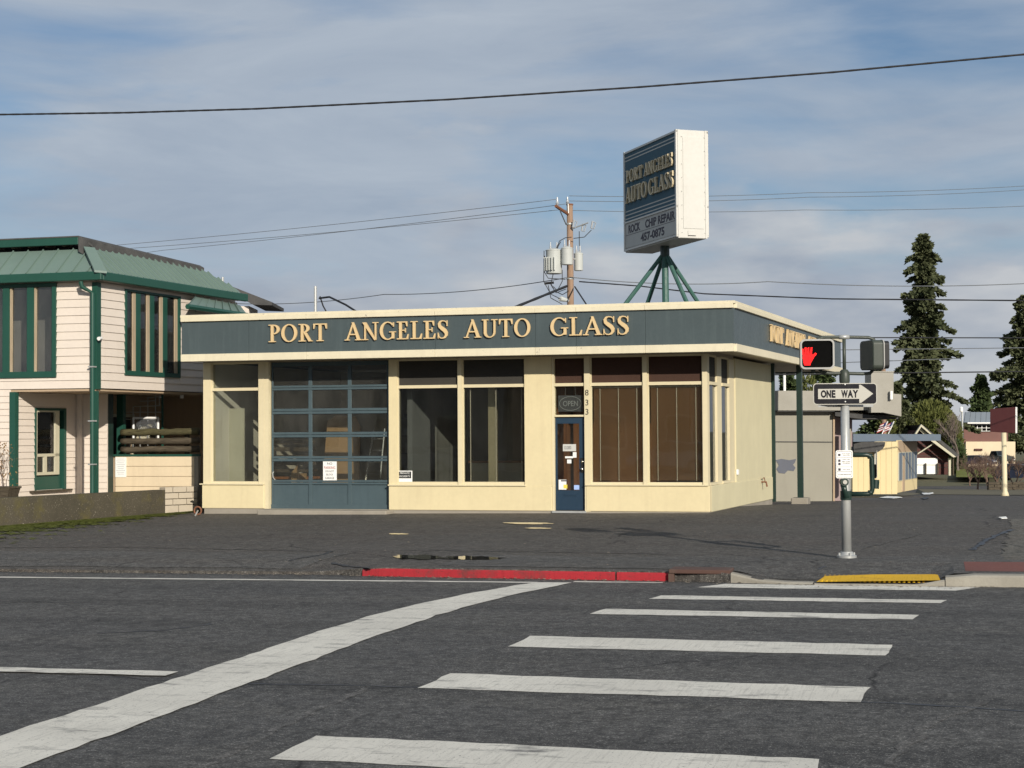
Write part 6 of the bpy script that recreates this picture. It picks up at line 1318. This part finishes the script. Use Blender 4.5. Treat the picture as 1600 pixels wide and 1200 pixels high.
# ---- street lamp and small posts
ld_ = 190.0; l0 = at(1504, 700, ld_); lp = thing('street_lamp', (l0.x, l0.y, -3.2), 'pale street lamp post with white cylindrical head far down the street', 'street lamp')
mb = MB(); mb.tube([(l0.x, l0.y, -3.2), (l0.x, l0.y, at(1504, 644, ld_).z)], [.14, .10], 8); mb.build('post', MT['steel'], lp); mb = MB(); mb.tube([at(1502, 644, ld_), at(1502, 643, ld_), at(1502, 637, ld_), at(1502, 635.5, ld_)], [.12, .2, .2, .08], 10); mb.build('lamp_head', MT['white'], lp)
w0 = at(1226, 620, 95); wp = MB(); wp.tube([(w0.x, w0.y, -2.3), (w0.x, w0.y, at(1226, 572, 95).z)], .08, 8); o = wp.build('flag_staff', MT['white'], None); tag(o, 'thin white staff rising behind the grey block building', 'pole')
w0 = at(1381, 620, 120); wp = MB(); wp.tube([(w0.x, w0.y, -2.6), (w0.x, w0.y, at(1381, 572, 120).z)], .16, 8); o = wp.build('utility_post', MT['polewood'], None); tag(o, 'short wooden pole behind the stepped stucco parapet', 'pole')
# ---- verge, grass and far paving
def patch(name, pxs, mat, kind, dz, label=None, cat=None):
    P = [gnd(x, y) for x, y in pxs]; mb = MB(); mb.poly([(p.x, p.y, hz(p.x, p.y) + dz) for p in P]); o = mb.build(name, mat, None, recalc=False); o['kind'] = kind
    if label: tag(o, label, cat)
    return o
patch('verge', [(1432, 769.5), (1450, 772), (1620, 774), (1620, 764), (1500, 765), (1434, 764.5)], MT['dry'], 'structure', .02)
patch('lawn', [(1494, 747), (1560, 747.5), (1560, 732), (1494, 731.5)], MT['grass'], 'structure', .10)
patch('verge', [(1310, 778), (1400, 777), (1445, 770), (1405, 769), (1320, 773)], MT['dry'], 'structure', .015)
for k, (pts, lb) in enumerate(([[(1374, 778), (1386, 776.5), (1403, 777), (1410, 778.5), (1395, 780), (1380, 779.5)], 'flattened white paper litter on the asphalt near the cream building'], [[(1440, 771), (1450, 768), (1462, 767), (1464, 770), (1452, 773), (1443, 773)], 'crumpled white sheet lying on the verge beside the cream building'], [[(1439, 779), (1448, 777.5), (1452, 779.5), (1444, 781)], 'small dark piece of litter on the asphalt near the verge'], [[(1560, 811), (1572, 809.5), (1574, 811), (1565, 812)], 'small white scrap of paper on the far right asphalt'])):
    P = [gnd(x, y) for x, y in pts]; mb = MB(); mb.ext([(p.x, p.y, p.z + .008 + .02 * random.random()) for p in P], (0, 0, .012)); o = mb.build('litter', MT['white'] if k != 2 else MT['black'], None); tag(o, lb, 'litter')
# ---- cars
def car(px, py, d, heading, paintm, label, kind='sedan', pos=None):
    c = Vector(pos) if pos else at(px, py, d); c.z = hz(c.x, c.y) if not pos else pos[2]; t = thing('parked_car', c, label, 'car', 'cars parked down the street'); ca, sa = math.cos(heading), math.sin(heading)
    def F(x, y, z): return c + Vector((ca * x - sa * y, sa * x + ca * y, z))
    W_ = .86
    if kind == 'sedan': prof = [(-2.25, .45), (-2.2, .85), (-1.65, .98), (-.95, 1.40), (.35, 1.42), (1.05, 1.0), (2.0, .86), (2.25, .6), (2.25, .35), (-2.2, .3)]; gl = [(-1.35, 1.02), (-.88, 1.34), (.30, 1.36), (.88, 1.02)]
    elif kind == 'pickup': prof = [(-2.6, .5), (-2.6, 1.15), (-.7, 1.15), (-.55, 1.75), (.6, 1.78), (1.15, 1.2), (2.3, 1.1), (2.55, .8), (2.55, .45), (-2.6, .42)]; gl = [(-.48, 1.22), (-.42, 1.68), (.55, 1.70), (.98, 1.22)]
    else: prof = [(-1.95, .4), (-2.0, .9), (-1.75, 1.42), (-1.2, 1.52), (.25, 1.5), (1.0, 1.02), (1.85, .86), (2.02, .6), (2.0, .32), (-1.9, .28)]; gl = [(-1.62, 1.0), (-1.48, 1.38), (.2, 1.42), (.82, 1.03)]
    mb = MB(); sec = []
    for y, k in ((-W_, .97), (-W_ * .94, 1.0), (W_ * .94, 1.0), (W_, .97)):
        row = []
        for x, z in prof:
            tum = max(0, z - .95) * .32; yy = y - math.copysign(tum, y); row.append(F(x * k, yy, z if k == 1 else z * .985))
        sec.append(mb.pts(row))
    n_ = len(prof)
    for a, b in zip(sec, sec[1:]):
        for k in range(n_): mb.f.append((a + k, a + (k + 1) % n_, b + (k + 1) % n_, b + k))
    mb.f.append(tuple(sec[0] + k for k in range(n_))); mb.f.append(tuple(sec[-1] + k for k in range(n_))[::-1]); body = shade_auto(mb.build('body', paintm, t), 35)
    for s_ in (-1, 1):
        m_ = MB(); m_.poly([F(x, s_ * (W_ + .012 - max(0, z - .95) * .32), z) for x, z in gl]); m_.build('side_window', MT['carglass'], body, recalc=False)
    top = [p for p in prof if p[1] > 1.3]; fr0 = prof[prof.index(top[-1]) + 1]; re0 = prof[prof.index(top[0]) - 1]
    for a, b in ((top[-1], fr0), (top[0], re0)):
        n2_ = Vector((a[1] - b[1], 0, abs(a[0] - b[0]))).normalized(); sx = 1 if b[0] > 0 else -1; m_ = MB(); P = []
        for (x, z), e in ((a, .1), (b, .1)):
            for y in (-1, 1): P.append((x, y * (W_ - .08 - max(0, z - .95) * .32), z))
        P = [(P[0][0] + (P[2][0] - P[0][0]) * .1, P[0][1], P[0][2] + (P[2][2] - P[0][2]) * .1), (P[1][0] + (P[3][0] - P[1][0]) * .1, P[1][1], P[1][2] + (P[3][2] - P[1][2]) * .1), (P[3][0] * .97, P[3][1], P[3][2]), (P[2][0] * .97, P[2][1], P[2][2])]
        m_.poly([F(x + sx * .015, y, z + .02) for x, y, z in P]); m_.build('windscreen' if sx > 0 else 'rear_window', MT['carglass'], body, recalc=False)
    for x in (prof[0][0] * .62, prof[-3][0] * .62):
        for s_ in (-1, 1):
            m_ = MB(); m_.tube([F(x, s_ * (W_ - .16), .32), F(x, s_ * (W_ + .02), .32)], .32, 16); wh = m_.build('wheel', MT['black'], t); m_ = MB(); m_.tube([F(x, s_ * (W_ + .02), .32), F(x, s_ * (W_ + .035), .32)], .19, 12); m_.build('rim', MT['steel'], wh)
    for s_ in (-1, 1):
        m_ = MB(); m_.box(prof[7][0] - .06, prof[7][0] + .02, s_ * .62 - .14, s_ * .62 + .14, .62, .74, fr=F); m_.build('headlight', MT['white'], t); m_ = MB(); m_.box(prof[0][0] - .03, prof[0][0] + .05, s_ * .66 - .12, s_ * .66 + .12, .68, .82, fr=F); m_.build('tail_light', MT['redink'], t)
        m_ = MB(); m_.box(.62, .74, s_ * (W_ + .07) - .07, s_ * (W_ + .07) + .07, .96, 1.06, fr=F); m_.build('door_mirror', paintm, t)
    return t
MT['carglass'] = plain('car_glass', (.012, .014, .018), .08)
def carpaint(n, c):
    m, t, p = nodes(n); p.inputs['Base Color'].default_value = c4(c); p.inputs['Roughness'].default_value = .25; p.inputs['Coat Weight'].default_value = .6; p.inputs['Coat Roughness'].default_value = .05
    P = posn(t); t.links.new(mix(t, noise(t, P, 3, 3), c4(mul(c, .8)), c4(mul(c, 1.15))), p.inputs['Base Color']); return m
car(1526, 729, 195, YAW + R(-28), carpaint('navy_car_paint', (.012, .018, .045)), 'dark blue sedan parked beyond the lawn left of the blank sign')
car(1559, 727, 205, YAW + R(-72), carpaint('green_car_paint', (.03, .045, .04)), 'dark green pickup parked just right of the blue sedan', 'pickup')
car(1594, 752, 140, YAW + R(-28), carpaint('black_blue_car_paint', (.010, .012, .026)), 'dark hatchback at the right edge behind the brick planter', 'hatch')

# ================================================================== trees
def conifer(px, py_top, d, rad, label, mat, base=None, seed=1, droop=.35, dens=1.0, fill=1.0, crown0=.10, name='conifer_tree', tuft=.5, ex=.8):
    rnd = random.Random(seed); q = at(px, 700, d); gz_ = hz(q.x, q.y) - .42 if base is None else base; H = at(px, py_top, d).z - gz_
    t = thing(name, (q.x, q.y, gz_), label, 'tree', 'conifers on the skyline'); B = Vector((q.x, q.y, gz_))
    mb = MB(); mb.tube([B, B + UP * H * .5, B + UP * H * .98], [H * .018, H * .011, .03], 8); mb.build('trunk', MT['bark'], t)
    mb = MB(); nb = int(150 * dens); limb = MB()
    for i in range(nb):
        f = crown0 + (1 - crown0) * (i + rnd.random()) / nb; az = i * 2.39996 + rnd.uniform(-.5, .5); env = (rad * (1 - f) ** ex + .18) * (.86 + .22 * math.sin(az * 2 + f * 19 + seed) + .16 * math.sin(az + f * 41))
        L = env * rnd.choice((rnd.uniform(.4, .7), rnd.uniform(.7, 1.0), rnd.uniform(.95, 1.25))); z0 = f * H
        e = Vector((math.cos(az), math.sin(az), 0)); side = Vector((-e.y, e.x, 0)); lift = rnd.uniform(-.05, .22)
        p0 = B + UP * z0
        def P(s): return p0 + e * L * s + UP * (lift * L * s - droop * L * s * s + .12 * L * max(0, s - .8))
        limb.tube([P(0), P(.5), P(1)], [.06, .035, .015], 3, caps=False)
        nt2 = int((9 + L * 14) * fill)
        for k in range(nt2):
            s = (k + rnd.random()) / nt2; s = .12 + .88 * s ** .8; wd = L * .26 * (1 - .55 * s) + .12; c = P(s) + side * rnd.uniform(-wd, wd) + UP * rnd.uniform(-.14, .10)
            for j in range(3):
                a = (e * rnd.uniform(.2, 1) + side * rnd.uniform(-.9, .9) + UP * rnd.uniform(-.5, .55)).normalized(); b = a.cross(Vector((rnd.uniform(-1, 1), rnd.uniform(-1, 1), rnd.uniform(-1, 1)))).normalized(); l = tuft * rnd.uniform(.55, 1.15); w = l * rnd.uniform(.20, .36)
                mb.poly([c - b * w * .5, c + a * l * .6 - b * w, c + a * l, c + a * l * .6 + b * w, c + b * w * .5])
    for k in range(60):
        a = UP * H * (1 - .06 * rnd.random()); c = B + a; e = Vector((rnd.uniform(-1, 1), rnd.uniform(-1, 1), rnd.uniform(.2, 1.2))).normalized(); b = e.orthogonal().normalized(); l = .4 * rnd.random() + .15; mb.poly([c - b * .06, c + e * l, c + b * .06])
    limb.build('limbs', MT['bark'], t, recalc=False); mb.build('crown', mat, t, recalc=False); return t
conifer(1447, 366, 210, 5.0, 'tall dark fir rising right of the signal pole', MT['fir'], seed=3, dens=1.3, tuft=.7, ex=.52, fill=1.3)
conifer(1606, 462, 230, 7.2, 'dark fir cut off by the right edge of the picture', MT['fir'], seed=8, dens=1.05, tuft=.75, ex=.6, fill=1.05)
conifer(1534, 588, 230, 3.6, 'dense cedar between the tall fir and the blank sign', MT['fir_b'], seed=5, dens=1.1, tuft=.7, fill=1.2)
conifer(1232, 568, 150, 2.6, 'small conifer seen beneath the shop canopy', MT['fir_b'], seed=6, dens=.8, tuft=.5); conifer(1287, 545, 155, 2.8, 'conifer seen behind the pedestrian signal head', MT['fir_b'], seed=11, dens=.9, tuft=.5)
conifer(1372, 568, 160, 2.2, 'conifer behind the stepped stucco parapet', MT['fir_b'], seed=12, dens=.8, tuft=.5); conifer(1402, 600, 165, 2.4, 'dark conifer left of the tall fir', MT['fir'], seed=13, dens=.8, tuft=.5)
def bush(px, py0, py1, wpx, d, label, mat, seed, n=5200, name='shrub', cat='shrub', shape=.9, leaf=.22, stem=True):
    rnd = random.Random(seed); q = at(px, py1, d); gz_ = hz(q.x, q.y) - .42; topz = at(px, py0, d).z; H = topz - gz_; rx = wpx / 2 / FOC * d
    t = thing(name, (q.x, q.y, gz_), label, cat); B = Vector((q.x, q.y, gz_)); mb = MB(); mb.tube([B, B + UP * H * .5], [.12, .05], 6); mb.build('trunk', MT['bark'], t)
    lobes = [(rnd.uniform(-.5, .5), rnd.uniform(-.5, .5), rnd.uniform(.25, .8), rnd.uniform(.35, .6)) for k in range(12)] + [(0, 0, .45, .8)]
    mb = MB()
    for k in range(n):
        lx, ly, lz, lr = rnd.choice(lobes); v = Vector((rnd.gauss(0, 1), rnd.gauss(0, 1), rnd.gauss(0, 1))).normalized(); r_ = lr * rnd.uniform(.72, 1.06); x, y, z = lx + v.x * r_, ly + v.y * r_, lz + v.z * r_ * .45
        if k % 2:
            r_ = rnd.uniform(.80, 1.0); x, y, z = v.x * .97 * r_, v.y * .97 * r_, .45 + v.z * .54 * r_
        rm = (max(.02, 1 - abs(z - .45) / .58) ** .5) * shape
        if z < 0 or z > 1 or (x * x + y * y) ** .5 > rm * 1.05: continue
        c = B + Vector((x * rx, y * rx, z * H)); a = (v + Vector((rnd.uniform(-.6, .6), rnd.uniform(-.6, .6), rnd.uniform(0, 1.1)))).normalized(); b = a.orthogonal().normalized(); b = (b * math.cos(k) + a.cross(b) * math.sin(k)); l = leaf * rnd.uniform(.6, 1.3); mb.poly([c, c + a * l * .5 + b * l * .22, c + a * l, c + a * l * .5 - b * l * .22])
    mb.build('crown', mat, t, recalc=False); return t
bush(1456, 628, 748, 92, 185, 'rounded olive green cypress in front of the tall fir', MT['cypress'], 2, 34000, 'cypress_bush', 'bush', 1.0, .55)
bush(1492, 688, 748, 30, 182, 'dark green lower bush right of the red garage', MT['fir_b'], 7, 7000, 'garden_bush', 'bush', 1.0, .45)
bush(1262, 575, 620, 46, 145, 'olive bush top showing beneath the shop canopy', MT['cypress'], 9, 4500, 'garden_bush', 'bush', 1.0, .34)
bush(1386, 596, 690, 26, 150, 'narrow olive shrub right of the stepped stucco parapet', MT['cypress'], 19, 3500, 'garden_bush', 'bush', 1.0, .34)
def bare(px, py_top, d, label, seed, kids=3, depth=6, mat='twig', L=.27, spread=.5, name='bare_tree', base_py=None):
    rnd = random.Random(seed); q = at(px, 700, d); gz_ = hz(q.x, q.y) - .42; H = at(px, py_top, d).z - gz_; t = thing(name, (q.x, q.y, gz_), label, 'tree'); mb = MB(); branches(mb, Vector((q.x, q.y, gz_)), UP.copy(), H * L, H * .018, depth, rnd, spread, kids, .12); mb.build('branches', MT[mat], t, recalc=False); return t
bare(1497, 612, 175, 'leafless pale grey tree beside the tall fir', 4, 3, 6)
for k, (px_, py_, d_, sd_, lb) in enumerate(((1528, 668, 120, 1, 'bare russet bush below the far brick house'), (1558, 664, 118, 2, 'bare russet bush left of the cream sign post'), (1584, 660, 112, 3, 'bare russet bush behind the maroon sign'), (1606, 655, 110, 5, 'bare russet bush at the right edge of the picture'), (1541, 662, 130, 6, 'bare russet bush rising between the brick house and the blank sign'), (1515, 676, 135, 8, 'bare russet bush in front of the dark blue sedan'))):
    bare(px_, py_, d_, lb, sd_, 3, 6, 'redtwig', .22, .85, 'bare_bush')

# ================================================================== street front behind the viewer, mirrored in the shop windows
MT['brownbrick'] = paint('brown_brick', (.34, .19, .11), .85, .15, .2, streak=False, bmp=.3); MT['greyfront'] = paint('grey_shop_front', (.36, .36, .35), .8, .15, .3)
for x0, x1, hgt, mt_, lb, seed in ((-21.5, -5, 6.2, 'brownbrick', 'brown brick building mirrored in the right hand shop windows', 1), (-44, -22, 6.8, 'greyfront', 'grey fronted building mirrored in the left hand shop windows', 2)):
    bb = thing('street_building', ((x0 + x1) / 2, -12, -.1), lb, 'building'); mb = MB(); mb.box(x0, x1, -20, -11, -.3, hgt); mb.build('wall', MT[mt_], bb); mb = MB(); mb.box(x0 - .1, x1 + .1, -20.1, -10.8, hgt + .001, hgt + .3); mb.build('cornice', MT['found'], bb)
    x = x0 + 1.2
    while x < x1 - 2.2:
        mb = MB(); mb.box(x, x + 1.5, -10.99, -10.93, .9, 2.6); w_ = mb.build('window', MT['trim'], bb); mb = MB(); mb.box(x + .1, x + 1.4, -10.925, -10.915, 1.0, 2.5); mb.build('pane', MT['lens'], w_); x += 3.4

car(0, 0, 0, R(3), carpaint('silver_car_paint', (.30, .30, .31)), 'silver sedan mirrored in the left hand shop windows', pos=(-24.5, -4.5, -.25)); car(0, 0, 0, R(182), carpaint('white_car_paint', (.55, .55, .53)), 'white hatchback mirrored in the right hand shop windows', 'hatch', pos=(-12.0, -4.2, -.2))
